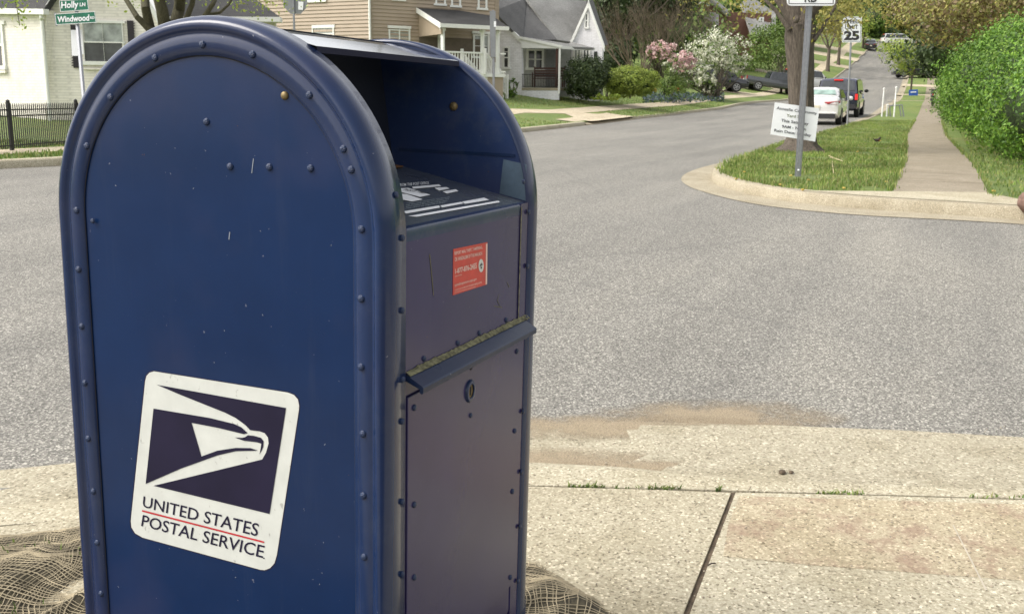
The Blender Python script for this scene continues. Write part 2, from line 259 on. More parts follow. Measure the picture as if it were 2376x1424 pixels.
class MB:
    def __init__(s): s.v=[]; s.f=[]; s.m=[]; s.mi=0
    def add(s,vs,fs):
        n=len(s.v); s.v+= [tuple(x) for x in vs]; s.f+=[tuple(i+n for i in f) for f in fs]; s.m+=[s.mi]*len(fs); return s
    def poly(s,vs): return s.add(vs,[tuple(range(len(vs)))])
    def box(s,c,e,R=None):
        c=Vector(c); hx,hy,hz=e[0]/2,e[1]/2,e[2]/2; R=R or Matrix.Identity(3)
        vs=[c+R@Vector((x*hx,y*hy,z*hz)) for x in(-1,1) for y in(-1,1) for z in(-1,1)]
        return s.add(vs,[(0,1,3,2),(4,6,7,5),(0,4,5,1),(2,3,7,6),(0,2,6,4),(1,5,7,3)])
    def bb(s,a,b): return s.box([(a[i]+b[i])/2 for i in range(3)],[abs(a[i]-b[i]) for i in range(3)])
    def tube(s,pts,rs,n=8,cap=True):
        pts=[Vector(p) for p in pts]; 
        if not isinstance(rs,(list,tuple)): rs=[rs]*len(pts)
        vs=[];ref=None
        for i,p in enumerate(pts):
            t=(pts[min(i+1,len(pts)-1)]-pts[max(i-1,0)]).normalized()
            if ref is None: ref=t.orthogonal().normalized()
            a=(ref-t*ref.dot(t)).normalized(); ref=a; b=t.cross(a)
            for k in range(n):
                an=2*math.pi*k/n; vs.append(p+(a*math.cos(an)+b*math.sin(an))*rs[i])
        fs=[(i*n+k,i*n+(k+1)%n,(i+1)*n+(k+1)%n,(i+1)*n+k) for i in range(len(pts)-1) for k in range(n)]
        if cap: fs+=[tuple(range(n))[::-1],tuple((len(pts)-1)*n+k for k in range(n))]
        return s.add(vs,fs)
    def loft(s,rows,closed=False,caps=False):
        n=len(rows[0]); vs=[p for r in rows for p in r]; fs=[]
        for i in range(len(rows)-1):
            for k in range(n if closed else n-1):
                fs.append((i*n+k,i*n+(k+1)%n,(i+1)*n+(k+1)%n,(i+1)*n+k))
        if caps: fs+=[tuple(range(n))[::-1],tuple((len(rows)-1)*n+k for k in range(n))]
        return s.add(vs,fs)
    def slab(s,top,down):
        """polygon with thickness along vector down"""
        top=[Vector(p) for p in top]; d=Vector(down); n=len(top); bot=[p+d for p in top]
        fs=[tuple(range(n)),tuple(range(2*n-1,n-1,-1))]+[(i,(i+1)%n,n+(i+1)%n,n+i) for i in range(n)]
        return s.add(top+bot,fs)
    def sph(s,c,r,nu=12,nv=8,sc=(1,1,1)):
        c=Vector(c); rows=[]
        for j in range(nv+1):
            th=math.pi*j/nv; rows.append([c+Vector((r*sc[0]*math.sin(th)*math.cos(2*math.pi*i/nu),r*sc[1]*math.sin(th)*math.sin(2*math.pi*i/nu),r*sc[2]*math.cos(th))) for i in range(nu)])
        return s.loft(rows,True)
    def build(s,name,mats,parent=None,smooth=False,origin=None,bev=0):
        me=bpy.data.meshes.new(name); me.from_pydata(s.v,[],s.f); me.update()
        if any(s.m): me.polygons.foreach_set('material_index',s.m)
        bm=bmesh.new(); bm.from_mesh(me); bmesh.ops.remove_doubles(bm,verts=bm.verts,dist=1e-6)
        bmesh.ops.recalc_face_normals(bm,faces=bm.faces)
        if bev:
            es=[e for e in bm.edges if len(e.link_faces)==2 and e.calc_face_angle(0)>.6]
            bmesh.ops.bevel(bm,geom=es,offset=bev,segments=2,affect='EDGES',profile=.6)
        bm.to_mesh(me); bm.free()
        return finish(name,me,mats,parent,smooth,origin)
def npmesh(name,V,Q,mats,parent=None,origin=None,mi=None):
    me=bpy.data.meshes.new(name); V=np.asarray(V,dtype=np.float32); Q=np.asarray(Q,dtype=np.int32); k=Q.shape[1]
    me.vertices.add(len(V)); me.vertices.foreach_set('co',V.ravel()); me.loops.add(Q.size); me.loops.foreach_set('vertex_index',Q.ravel())
    me.polygons.add(len(Q)); me.polygons.foreach_set('loop_start',np.arange(0,Q.size,k,dtype=np.int32)); me.polygons.foreach_set('loop_total',np.full(len(Q),k,dtype=np.int32))
    if mi is not None: me.polygons.foreach_set('material_index',np.asarray(mi,dtype=np.int32))
    me.update(); me.validate(); return finish(name,me,mats,parent,False,origin)
# text -> flat 2D faces in a unit box
_tc={}
def textfaces(s,bold=0.0):
    k=(s,bold)
    if k in _tc: return _tc[k]
    cu=bpy.data.curves.new('t','FONT'); cu.body=s; cu.size=1; cu.resolution_u=3; cu.offset=bold
    o=bpy.data.objects.new('t',cu); COL.objects.link(o); dg=bpy.context.evaluated_depsgraph_get(); dg.update()
    me=bpy.data.meshes.new_from_object(o.evaluated_get(dg)); vs=[v.co.copy() for v in me.vertices]; fs=[tuple(p.vertices) for p in me.polygons]
    bpy.data.objects.remove(o); bpy.data.curves.remove(cu); bpy.data.meshes.remove(me)
    x0,x1=min(v.x for v in vs),max(v.x for v in vs); y0,y1=min(v.y for v in vs),max(v.y for v in vs)
    r=([((v.x-x0)/(x1-x0),(v.y-y0)/(y1-y0)) for v in vs],fs); _tc[k]=r; return r
def text(mb,s,bl,br,tl,tr=None,bold=.0):
    """lettering filling the quad with the given 3D corners"""
    vs,fs=textfaces(s,bold); bl,br,tl=Vector(bl),Vector(br),Vector(tl); tr=Vector(tr) if tr is not None else br+tl-bl
    mb.add([ (bl*(1-a)+br*a)*(1-b)+(tl*(1-a)+tr*a)*b for a,b in vs],fs)
# ------------------------------------------------------------------ foliage
def leaves(centers,size,norm=None,jit=.9,asp=.6):
    C=np.asarray(centers,dtype=float); n=len(C)
    a=RNG.normal(size=(n,3)); 
    if norm is not None: a=a*jit+np.asarray(norm)*1.4
    a/=np.linalg.norm(a,axis=1)[:,None]; b=RNG.normal(size=(n,3)); u=np.cross(a,b); u/=np.linalg.norm(u,axis=1)[:,None]; w=np.cross(a,u)
    s=(size*RNG.uniform(.6,1.35,n))[:,None]
    V=np.stack([C-u*s,C-w*s*asp+u*s*.1,C+u*s,C+w*s*asp+u*s*.1],1).reshape(-1,3); Q=np.arange(4*n).reshape(-1,4); return V,Q
def shellpts(c,r,n,clump=.16,seed=0,zmin=None,depth=.18):
    """points through the outer part of an uneven ellipsoid, gathered in clumps"""
    c=np.asarray(c,float); r=np.asarray(r,float); rg=np.random.default_rng(seed+11)
    k=max(6,int(n/16)); d=rg.normal(size=(k,3)); d/=np.linalg.norm(d,axis=1)[:,None]
    rad=1-np.abs(rg.normal(0,depth,k)); lump=np.array([noise.noise(Vector(x*2.1+seed)) for x in d])*.28
    K=d*(rad+lump)[:,None]; idx=rg.integers(0,k,n); p=K[idx]+rg.normal(0,clump,(n,3)); nn=p/np.maximum(np.linalg.norm(p,axis=1)[:,None],.2)
    W=c+p*r
    if zmin is not None:
        m=W[:,2]>zmin; W,nn=W[m],nn[m]
    return W,nn
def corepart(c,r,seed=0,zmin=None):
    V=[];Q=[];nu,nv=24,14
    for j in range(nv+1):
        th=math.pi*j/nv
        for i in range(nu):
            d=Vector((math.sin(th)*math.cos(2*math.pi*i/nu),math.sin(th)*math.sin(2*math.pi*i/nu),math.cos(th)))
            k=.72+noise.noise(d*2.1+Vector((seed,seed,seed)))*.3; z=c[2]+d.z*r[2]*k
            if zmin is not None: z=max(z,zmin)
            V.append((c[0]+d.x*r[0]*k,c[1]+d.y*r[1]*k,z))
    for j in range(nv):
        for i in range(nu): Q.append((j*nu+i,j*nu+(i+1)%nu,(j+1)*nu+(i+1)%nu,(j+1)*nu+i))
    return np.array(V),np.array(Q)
def crown(name,blobs,n,size,mat,parent,core=None,clump=.16,seed=0,zmin=None,depth=.18,extra=None):
    Vs=[];Qs=[];mi=[];o=0
    tot=sum(b[1][0]*b[1][2] for b in blobs)
    for i,(c,r) in enumerate(blobs):
        W,nn=shellpts(c,r,int(n*r[0]*r[2]/tot),clump,seed+i,zmin,depth)
        V,Q=leaves(W,size,nn); Vs.append(V); Qs.append(Q+o); mi+= [0]*len(Q); o+=len(V)
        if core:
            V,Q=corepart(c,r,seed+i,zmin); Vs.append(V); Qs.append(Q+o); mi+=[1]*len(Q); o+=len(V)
    return npmesh(name,np.concatenate(Vs),np.concatenate(Qs),[mat]+([core] if core else []),parent,mi=mi)
def branches(mb,p,d,L,r,depth,spread=.5,n=3,up=.15,sides=5,tips=None,rg=random):
    p=Vector(p); d=Vector(d).normalized(); pts=[p]; q=p.copy(); dd=d.copy()
    for i in range(3):
        dd=(dd+Vector((rg.gauss(0,.1),rg.gauss(0,.1),rg.gauss(0,.06)+up*.3))).normalized(); q=q+dd*L/3; pts.append(q.copy())
    mb.tube(pts,[r,r*.88,r*.76,r*.62],sides,False)
    if depth==0:
        if tips is not None: tips.append(q.copy())
        return
    for k in range(n):
        nd=(dd+Vector((rg.gauss(0,spread),rg.gauss(0,spread),rg.gauss(0,spread*.6)+up))).normalized()
        st=pts[-1] if k<2 else pts[2]
        branches(mb,st,nd,L*rg.uniform(.6,.85),r*.58,depth-1,spread,n,up,max(3,sides-1),tips,rg)
# ------------------------------------------------------------------ ground sheets
def drape(name,poly,off,mat,kind='structure',step=None,parent=None):
    bm=bmesh.new(); vs=[bm.verts.new((p[0],p[1],0)) for p in poly]; bm.faces.new(vs); bmesh.ops.triangulate(bm,faces=bm.faces)
    ds=[dl(p[0],p[1]) for p in poly]; d0,d1=min(d for d,l in ds),max(d for d,l in ds); l0,l1=min(l for d,l in ds),max(l for d,l in ds)
    d=max(d0,-5)
    while d<d1:
        x,y=xy(d,0); bmesh.ops.bisect_plane(bm,geom=bm.verts[:]+bm.edges[:]+bm.faces[:],plane_co=(x,y,0),plane_no=(cy_,sy_,0)); d+=.8 if d<16 else (2 if d<60 else 6)
    # lines parallel to the street where the cross slope bends, and a few between
    for s in [.6,2,4,6,8,10.6,16]:
        x,y=xy(14/.445,-s/.9136); n=Vector((cy_*.445-sy_*1,sy_*.445+cy_*1,0))
        if d1>20: bmesh.ops.bisect_plane(bm,geom=bm.verts[:]+bm.edges[:]+bm.faces[:],plane_co=(x,y,0),plane_no=n)
    for v in bm.verts: v.co.z=terr(v.co.x,v.co.y)+off
    bmesh.ops.recalc_face_normals(bm,faces=bm.faces)
    me=bpy.data.meshes.new(name); bm.to_mesh(me); bm.free()
    o=finish(name,me,mat,parent,True)
    if kind: o['kind']=kind
    return o
def offs(line,w):
    out=[]
    for i,p in enumerate(line):
        a=Vector(line[max(i-1,0)][:2]); b=Vector(line[min(i+1,len(line)-1)][:2]); t=(b-a).normalized(); out.append((p[0]-t.y*w,p[1]+t.x*w))
    return out
def resample(line,step):
    out=[Vector(line[0][:2])]
    for i in range(len(line)-1):
        a,b=Vector(line[i][:2]),Vector(line[i+1][:2]); n=max(1,int((b-a).length/step))
        for k in range(1,n+1): out.append(a+(b-a)*k/n)
    return [(p.x,p.y) for p in out]
def smooth2(line,it=2):
    for _ in range(it):
        o=[line[0]]
        for i in range(len(line)-1):
            a,b=line[i],line[i+1]; o+=[(a[0]*.75+b[0]*.25,a[1]*.75+b[1]*.25),(a[0]*.25+b[0]*.75,a[1]*.25+b[1]*.75)]
        line=o+[line[-1]]
    return line
def kerb(name,line,side_,mat='conc',h=.13,w=.16):
    """kerb swept on a road-edge line; side_=+1 puts the top to the left of travel"""
    L=resample(line,1.2); rows=[]
    for i,p in enumerate(L):
        a=Vector(L[max(i-1,0)]); b=Vector(L[min(i+1,len(L)-1)]); t=(b-a).normalized(); n=Vector((-t.y,t.x))*side_
        g=terr(*p); j=.004*noise.noise(Vector((p[0]*2,p[1]*2,0)))
        rows.append([Vector((p[0]+n.x*o,p[1]+n.y*o,g+z+j)) for o,z in ((-.002,-.05),(.0,.0),(.012,h*.75),(.035,h*.96),(.06,h),(w,h+.004),(w+.01,-.05))])
    mb=MB(); mb.loft(rows); o=mb.build(name,mat,None,True); o['kind']='structure'; return o
# ================================================================== GROUND
STN=[-5+.8*i for i in range(27)]+[18+2*i for i in range(22)]+[63+5*i for i in range(110)]
def drape(name,poly,off,mat,kind='structure',parent=None):
    bm=bmesh.new(); vs=[bm.verts.new((p[0],p[1],0)) for p in poly]; bm.faces.new(vs); bmesh.ops.triangulate(bm,faces=bm.faces)
    ds=[dl(p[0],p[1])[0] for p in poly]; d0,d1=min(ds),max(ds)
    for d in STN:
        if d0<d<d1:
            x,y=xy(d,0); bmesh.ops.bisect_plane(bm,geom=bm.verts[:]+bm.edges[:]+bm.faces[:],plane_co=(x,y,0),plane_no=(cy_,sy_,0))
    nx,ny=(.445*cy_-sy_),(.445*sy_+cy_)
    for s in [.6,2,4,6,8,10.6,16]:
        x,y=xy(0,-14-s/.9136)
        if d1>20: bmesh.ops.bisect_plane(bm,geom=bm.verts[:]+bm.edges[:]+bm.faces[:],plane_co=(x,y,0),plane_no=(nx,ny,0))
    for v in bm.verts: v.co.z=terr(v.co.x,v.co.y)+off
    bmesh.ops.recalc_face_normals(bm,faces=bm.faces)
    for f in bm.faces:
        if f.normal.z<0: f.normal_flip()
    me=bpy.data.meshes.new(name); bm.to_mesh(me); bm.free()
    o=finish(name,me,mat,parent,True)
    if kind: o['kind']=kind
    return o
drape('ground',[(-60,-260),(560,-260),(560,420),(-60,420)],-.07,'grass')
A=lambda x,y,o=0: (lambda p:(p.x,p.y))(at(x,y,o))
lineA=[(-25,12.9),A(0,392),A(140,385),A(1218,307),A(1377,289),A(1474,277),A(1592,263),A(1672,254),A(1799,236),A(1908,201),A(1933,186),A(1969,158),(163,10.6),(205,10.3)]
lineA=[(p[0],max(10.3,min(12.9,p[1]))) for p in lineA]
O=[(9.2,-6),A(2376,521),A(2183,510),A(1997,501),A(1848,488),A(1736,473),A(1643,450),A(1591,432),A(1576,413),A(1606,395),A(1680,376),A(1758,357),A(1829,328),A(1957,290),A(2016,268),A(2055,243),(105.1,3.4),(138.9,4.0),(180,4.6),(205,4.8)]
K=[(9.6,-6),A(2376,510),A(2034,488),A(1922,478),A(1848,471),A(1755,456),A(1673,435),A(1649,422),A(1652,406),A(1680,390),A(1740,368),A(1800,346),A(1850,328),(30,2.6),(41,2.45),(55,2.4),(72,2.4),(105.1,2.95),(138.9,3.55),(180,4.1),(205,4.3)]
Ks=smooth2(K,2); Os=smooth2(O,2)
drape('road',[(-25,-45),(9,-45)]+[(9.3,-8)]+[(13,-45)]+[(14,-5),(16,1.5),(30,2),(205,2),(205,14),(-25,14)],0,'asphalt')
drape('gutter_pan',Os+Ks[::-1],.006,'concfar')
kerb('kerb_opposite_corner',Ks,-1,'concfar',.13,.17)
# kerb on the far side of the street, broken at the driveway apron
apx0,apx1=A(1352,290)[0],A(1455,278)[0]
def cut(line,x0,x1): 
    L=resample(line,.5); return [p for p in L if x0<=p[0]<=x1]
kerb('kerb_far_side',cut(lineA,-25,apx0),1,'conc',.13,.17)
kerb('kerb_far_side_uphill',cut(lineA,apx1,205),1,'conc',.13,.17)
def inner(line,w): return offs(line,w)
LA=inner(lineA,.15)
drape('lawn_far_side',LA+[(205,120),(-25,120)],.12,'grass')
LB=inner(Ks,-.15)
drape('lawn_corner',LB+[(205,-60),(9.8,-60)],.122,'grass')
# pavements
swB=[(11.3,-.72),(17,-.68),(30,-.3),(48.6,-.14),(80,.1),(136,.75),(205,1.4)]
drape('sidewalk_hedge_side',offs(swB,.52)+offs(swB,-.52)[::-1],.131,'walk')
drape('ramp_corner',[A(1866,443,.13),A(2064,445,.13),A(2283,447,.13),A(2400,470,.13),(10.2,-4),(9.85,-5)]+[p for p in LB if p[1]>-3.2 and p[1]<1.15 and p[0]<13.2],.136,'conc')
mb=MB()
for i in range(26):
    x=13+i*1.5; y=np.interp(x,[p[0] for p in swB],[p[1] for p in swB]); mb.add([(x,y-.52,terr(x,y-.52)+.1335),(x+.02,y-.52,terr(x,y-.52)+.1335),(x+.02,y+.52,terr(x,y+.52)+.1335),(x,y+.52,terr(x,y+.52)+.1335)],[(0,1,2,3)])
o=mb.build('sidewalk_joint_lines','dirt'); o['kind']='structure'
swA=[A(1188,257.5,.12),A(1300,260,.12),A(1415,251,.12),A(1498,245,.12),A(1563,240.5,.12),A(1669,235,.12),A(1740,222,.12),A(1814,208,.12),A(1890,172,.12),A(1918,148,.12),A(1949,127,.12),(170,13.6),(205,13.4)]
ys=[p[1] for p in swA]; swA=[(p[0],min(max(p[1],13.2),15.6)) for p in swA]; swA=[(-25,15.0),(9.5,14.0)]+[(14,13.9),(27,14.2)]+swA
swA=sorted(swA); drape('sidewalk_far_side',offs(swA,.55)+offs(swA,-.55)[::-1],.130,'concbright')
mb=MB(); rows=[]
for i in range(9):
    x=apx0-.35+(apx1-apx0+.7)*i/8; y=float(np.interp(x,[p[0] for p in lineA],[p[1] for p in lineA])); g_=terr(x,y); f=.5*((2*i/8-1)**6)
    rows.append([Vector((x,y-.02,g_-.03)),Vector((x,y-.01,g_+.012+.1*f)),Vector((x,y+.25,g_+.075+.06*f)),Vector((x,y+.6,terr(x,y+.6)+.136)),Vector((x,y+1.2,terr(x,y+1.2)+.136))])
mb.loft(rows); o=mb.build('driveway_lip','concbright',None,True); o['kind']='structure'
drape('driveway_apron',[A(1297,259,.12),A(1339,276,.12),A(1370,288.5,.02),A(1380,289,0),A(1474,277,0),A(1455,274,.02),A(1400,266,.12)],.134,'concbright')
for i,q in enumerate([[(1880,187),(1886,183),(1930,184),(1927,189)],[(1933,154),(1937,150),(1972,151),(1969,155)],[(1948,136),(1951,133),(1996,134),(1994,138)],[(1978,124),(1982,121.5),(2011,123),(2009,126)]]):
    p=[at(x,y,.12) for x,y in q]; x0=min(p[0].x,p[3].x); x1=x0+3.2+i*.6
    drape('garden_path',[(x0,10.5),(x1,10.5),(x1,20),(x0,20)],.133,'concbright')
drape('garden_path',[A(1672,208,.12),A(1757,216,.12),A(1740,222,.12),A(1664,211,.12)],.133,'concbright')
for x0,w in ((84,1.4),(98,1.4),(112,3)):
    drape('garden_path',[(x0,3.4),(x0+w,3.4),(x0+w,-8),(x0,-8)],.1345,'concbright')
# ---- near kerb, gutter and slabs
ip=lambda x,t: float(np.interp(x,[a for a,b in t],[b for a,b in t]))
E0=[(-600,1170),(0,1090),(170,1073),(600,1020),(900,995),(1235,982),(1500,978),(1800,986),(2100,998),(2376,1014),(3200,1075)]
K1=[(-600,1268),(0,1172),(180,1155),(600,1100),(900,1078),(1235,1071),(1450,1082),(1600,1098),(1800,1112),(2376,1138),(3200,1190)]
K2=[(-600,1320),(0,1218),(180,1203),(600,1150),(900,1130),(1235,1125),(1700,1137),(2376,1156),(3200,1215)]
rows=[];k2=[];jl=[]
for i in range(0,96):
    px=-600+i*40
    g=float(np.interp(px,[1350,1900],[-.046,-.008])); n=lambda s:.003*noise.noise(Vector((i*.35,s,0)))
    e=onZ(px,ip(px,E0),-.046); b=onZ(px,ip(px,K1)+3,g); t=onZ(px,ip(px,K1)-3,g*.15); c=onZ(px,ip(px,K2),0)
    rows.append([e+Vector((0,0,-.02)),e,(e+b)/2+Vector((0,0,-.004+n(1))),b+Vector((0,0,n(2))),b*.35+t*.65+Vector((0,0,-.003)),t*.75+c*.25+Vector((0,0,.003)),t*.4+c*.6,c,c+Vector((0,0,-.03))]); k2.append(c)
mb=MB(); mb.loft([r[:4] for r in rows]); o=mb.build('gutter_near','gutter',None,True); o['kind']='structure'
mb=MB(); mb.loft([r[3:] for r in rows]); o=mb.build('kerb_near','conc',None,True); o['kind']='structure'
def slabpoly(name,pts,z,mat):
    mb=MB(); mb.poly([Vector((p.x,p.y,z)) for p in pts]); o=mb.build(name,mat); o['kind']='structure'; return o
def zz(x,y): return onZ(x,y,0)
K2l=[c for i,c in enumerate(k2)]
def K2at(px,dy=3): return zz(px,ip(px,K2)+dy)
slabpoly('joint_bed',[zz(-600,1319),zz(200,1200),zz(1235,1122),zz(1700,1134),zz(3200,1212),Vector((-.6,-5,0)),Vector((-3,-5,0)),Vector((-3,3,0))],-.007,'dirt')
jt,jb=zz(1696,1142),zz(1584,1424); jd=(jb-jt); jb2=jt+jd*3
jt2,jb_2=zz(1707,1142),zz(1600,1424); jb22=jt2+(jb_2-jt2)*3
mb=MB(); mb.slab([Vector(p) for p in ([K2at(x) for x in (-600,0,400,900,1235,1500)]+[jt,jb2,Vector((-2.6,jb2.y,0)),Vector((-2.6,2.6,0))])],(0,0,-.05)); o=mb.build('pavement_slab',concrete('concrete_left_slab',(.42,.385,.295))); o['kind']='structure'
mb=MB(); mb.slab([jt2]+[K2at(x) for x in (1900,2200,2376,2800,3200)]+[Vector((1.2,-4.5,0)),Vector((-.6,-4.5,0)),jb22],(0,0,-.05)); o=mb.build('pavement_slab_stained','conc'); o['kind']='structure'
def thin(name,pts,z,mat): return slabpoly(name,pts,z,mat)
thin('stained_patch',[zz(1716,1150),zz(2376,1170),zz(2900,1192),zz(3000,1400),zz(2376,1347),zz(1900,1312),zz(1678,1290),zz(1690,1215)],.0008,'concstain')
mb=MB()
for q in ([(2210,1220),(2213,1220),(2290,1370),(2286,1371)],): mb.poly([Vector((*zz(*p).xy,.0035)) for p in q])
for s_ in range(9):
    a=zz(1640+RNG.uniform(-8,8),1305+RNG.uniform(-5,5))
o=mb.build('slab_scratch_lines',simple('pale_scratch',(.5,.45,.36),.9)); o['kind']='structure'
# drifted sand lying over the gutter and the edge of the road
def sandpatch(cx,cy,rx,ry,z,name='drifted_sand'):
    V=[];F=[];fa=[]; n=28
    V.append(zz(cx,cy)); fa.append(1.0)
    for r_ in (.35,.7,1.0):
        for k in range(n):
            a=2*math.pi*k/n; V.append(zz(cx+rx*r_*math.cos(a),cy+ry*r_*math.sin(a))); fa.append(1-r_)
    for k in range(n):
        F.append((0,1+k,1+(k+1)%n))
        for j in (0,1): F.append((1+j*n+k,1+(j+1)*n+k,1+(j+1)*n+(k+1)%n,1+j*n+(k+1)%n))
    mb=MB(); mb.add([(p.x,p.y,z) for p in V],F); me=bpy.data.meshes.new(name); me.from_pydata(mb.v,[],mb.f); at_=me.attributes.new('fade','FLOAT','POINT'); at_.data.foreach_set('value',fa)
    for p in me.polygons:
        if p.normal.z<0: p.flip()
    o=finish(name,me,'sand'); o['kind']='stuff'; return o
def zlift(o,f):
    for v in o.data.vertices: v.co.z=f(v.co)
# ---- soil and netting round the mailbox foot
NETP=[zz(*p) for p in [(-500,1300),(0,1220),(180,1207),(600,1154),(900,1136),(1120,1175),(1225,1262),(1290,1290),(1385,1345),(1520,1424),(1680,1560)]]
NETP=[(p.x,p.y) for p in NETP]+[(.55,-.42),(.1,-.75),(-.9,-.8),(-1.0,1.4),(-.8,2.4)]
NP=np.array(NETP)
def inpoly(P):
    x,y=P[:,0],P[:,1]; ins=np.zeros(len(P),bool); dist=np.full(len(P),9.)
    for i in range(len(NP)):
        a,b=NP[i],NP[(i+1)%len(NP)]
        c=((a[1]>y)!=(b[1]>y))&(x<(b[0]-a[0])*(y-a[1])/((b[1]-a[1])+1e-12)+a[0]); ins^=c
        t=np.clip(((x-a[0])*(b[0]-a[0])+(y-a[1])*(b[1]-a[1]))/((b-a)@(b-a)),0,1); dist=np.minimum(dist,np.hypot(x-a[0]-t*(b[0]-a[0]),y-a[1]-t*(b[1]-a[1])))
    return ins,dist
def soilh(P):
    ins,dist=inpoly(P)
    n=np.array([noise.noise(Vector((x*2.3,y*2.3,1)))*.5+noise.noise(Vector((x*7,y*7,4)))*.28+noise.noise(Vector((x*18,y*18,7)))*.13 for x,y in P[:,:2]])
    e=np.clip(dist/.16,0,1)*ins; e=e*e*(3-2*e)
    rd=np.array([abs(noise.noise(Vector((x*1.8+y*2.2,y*3.6-x*.7,12)))) for x,y in P[:,:2]])
    return -.02+e*(.032+.05*n+.05*np.maximum(0,.25-rd)*4*.5),ins,dist
g=.022; xs=np.arange(-1.1,1.5,g); ys_=np.arange(-.85,2.5,g); GX,GY=np.meshgrid(xs,ys_,indexing='ij'); P=np.stack([GX.ravel(),GY.ravel()],1)
H,_i,_d=soilh(P); V=np.column_stack([P,H]); ny=len(ys_); nx=len(xs)
I=np.arange(nx*ny).reshape(nx,ny); Q=np.stack([I[:-1,:-1],I[1:,:-1],I[1:,1:],I[:-1,1:]],-1).reshape(-1,4); keep=(H[Q]>-.0195).any(1); Q=Q[keep]
Vo,Qo=V,Q; o=npmesh('soil_mound',Vo,Qo,simple('bare_soil',(.055,.047,.028),.95,var=.6,scale=45,bmp=.02)); o['kind']='structure'; o.data.polygons.foreach_set('use_smooth',[True]*len(o.data.polygons))
Vs=[];Qs=[];base=0
def thread(pts,w):
    global base
    P=np.array(pts); h,ins,dist=soilh(P); 
    wx=np.array([[noise.noise(Vector((x*30,y*30,9))),noise.noise(Vector((x*30,y*30,19)))] for x,y in P])*.0022
    P=P+wx; ok=ins&(dist>.012); t=np.gradient(P,axis=0); t/=np.linalg.norm(t,axis=1)[:,None]+1e-9; nrm=np.stack([-t[:,1],t[:,0]],1)*w
    Lf=np.column_stack([P+nrm,h+.003]); C=np.column_stack([P,h+.003+w*1.2]); R=np.column_stack([P-nrm,h+.003])
    V=np.stack([Lf,C,R],1).reshape(-1,3); n=len(P); q=[]
    for i in range(n-1):
        if ok[i] and ok[i+1]: a=i*3; q+=[(a,a+3,a+4,a+1),(a+1,a+4,a+5,a+2)]
    if q: Vs.append(V); Qs.append(np.array(q)+base); base+=len(V)
sp=.0125; ang=math.radians(18); ca,sa=math.cos(ang),math.sin(ang)
def warp(a,b):
    x=a*ca-b*sa+.25; y=a*sa+b*ca+.8
    w1=noise.noise_vector(Vector((x*1.6,y*1.6,2)))*.13; w2=noise.noise_vector(Vector((x*6,y*6,3)))*.05+noise.noise_vector(Vector((x*19,y*19,3)))*.008
    return (x+w1.x+w2.x,y+w1.y+w2.y)
for i_ in range(-110,112):
    i=i_+random.gauss(0,.18)
    if random.random()<.05: continue
    thread([warp(i*sp,j*.016) for j in range(-115,116)],random.choice((.0008,.001,.0013,.0017)))
for j_ in range(-125,126):
    j=j_+random.gauss(0,.18)
    thread([warp(i*.016,j*sp) for i in range(-90,91)],random.choice((.0008,.001,.0013,.0017)))
o=npmesh('jute_netting',np.concatenate(Vs),np.concatenate(Qs),'jute'); tag(o,'brown jute erosion netting spread over the soil round the blue mailbox','netting')
# blades of grass: small bent triangles
def blades(name,P,h,w,mat='blade',lean=.5,kind='stuff',parent=None,label=None,cat=None):
    P=np.asarray(P,float); n=len(P); a=RNG.uniform(0,2*math.pi,n); hh=h*RNG.uniform(.5,1.4,n); l=RNG.uniform(.1,lean,n)*hh; b=RNG.uniform(0,2*math.pi,n)
    dx=np.stack([np.cos(a)*w,np.sin(a)*w,np.zeros(n)],1); tip=P+np.stack([np.cos(b)*l,np.sin(b)*l,hh],1); mid=P+np.stack([np.cos(b)*l*.3,np.sin(b)*l*.3,hh*.6],1)
    V=np.stack([P-dx,P+dx,mid+dx*.7,tip,mid-dx*.7],1).reshape(-1,3); i=np.arange(n)*5
    Q=np.concatenate([np.stack([i,i+1,i+2,i+4],1)]); T=np.stack([i+4,i+2,i+3,i+3],1)
    me=bpy.data.meshes.new(name); fs=[tuple(q) for q in Q.tolist()]+[(t[0],t[1],t[2]) for t in T.tolist()]
    me.from_pydata(V.tolist(),[],fs); o=finish(name,me,mat,parent)
    if kind and parent is None and not cat: o['kind']=kind
    if label: tag(o,label,cat)
    return o
def poly_sample(poly,n,box,zoff):
    P=np.array(poly); out=[]
    while len(out)<n:
        c=np.column_stack([RNG.uniform(box[0],box[1],n*2),RNG.uniform(box[2],box[3],n*2)]); x,y=c[:,0],c[:,1]; ins=np.zeros(len(c),bool)
        for i in range(len(P)):
            a,b=P[i],P[(i+1)%len(P)]; ins^=((a[1]>y)!=(b[1]>y))&(x<(b[0]-a[0])*(y-a[1])/((b[1]-a[1])+1e-12)+a[0])
        out+=c[ins].tolist()
    return [(x,y,terr(x,y)+zoff) for x,y in out[:n]]
isl=[p for p in offs(Ks,-.13) if p[1]>.9 and p[0]<45]+[(45,.5),(30,.3),(17,-.08),(11.45,-.12)]
pts=poly_sample(isl,26000,(10,24,-.2,3.2),.12)+poly_sample(isl,16000,(24,45,-.2,3.2),.12)
pts=[p for p in pts if noise.noise(Vector((p[0]*.9,p[1]*.9,5)))+.35*noise.noise(Vector((p[0]*4,p[1]*4,5)))>-.28]; blades('grass',pts,.05,.006)
edge=[]
for L,n in ((offs(Ks,-.16),9),):
    for p in resample(L,.12):
        if 11<p[0]<40 and p[1]>1.1:
            for k in range(n): edge.append((p[0]+random.gauss(0,.05),p[1]+random.gauss(0,.05),terr(*p)+.12))
for x in np.arange(11.4,45,.05):
    y=np.interp(x,[p[0] for p in swB],[p[1] for p in swB])+.52
    for k in range(3): edge.append((x,y+random.gauss(.02,.03),terr(x,y)+.12))
    edge.append((x,y-1.06+random.gauss(0,.03),terr(x,y-1)+.12))
blades('grass_fringe',edge,.085,.007)
farp=[]
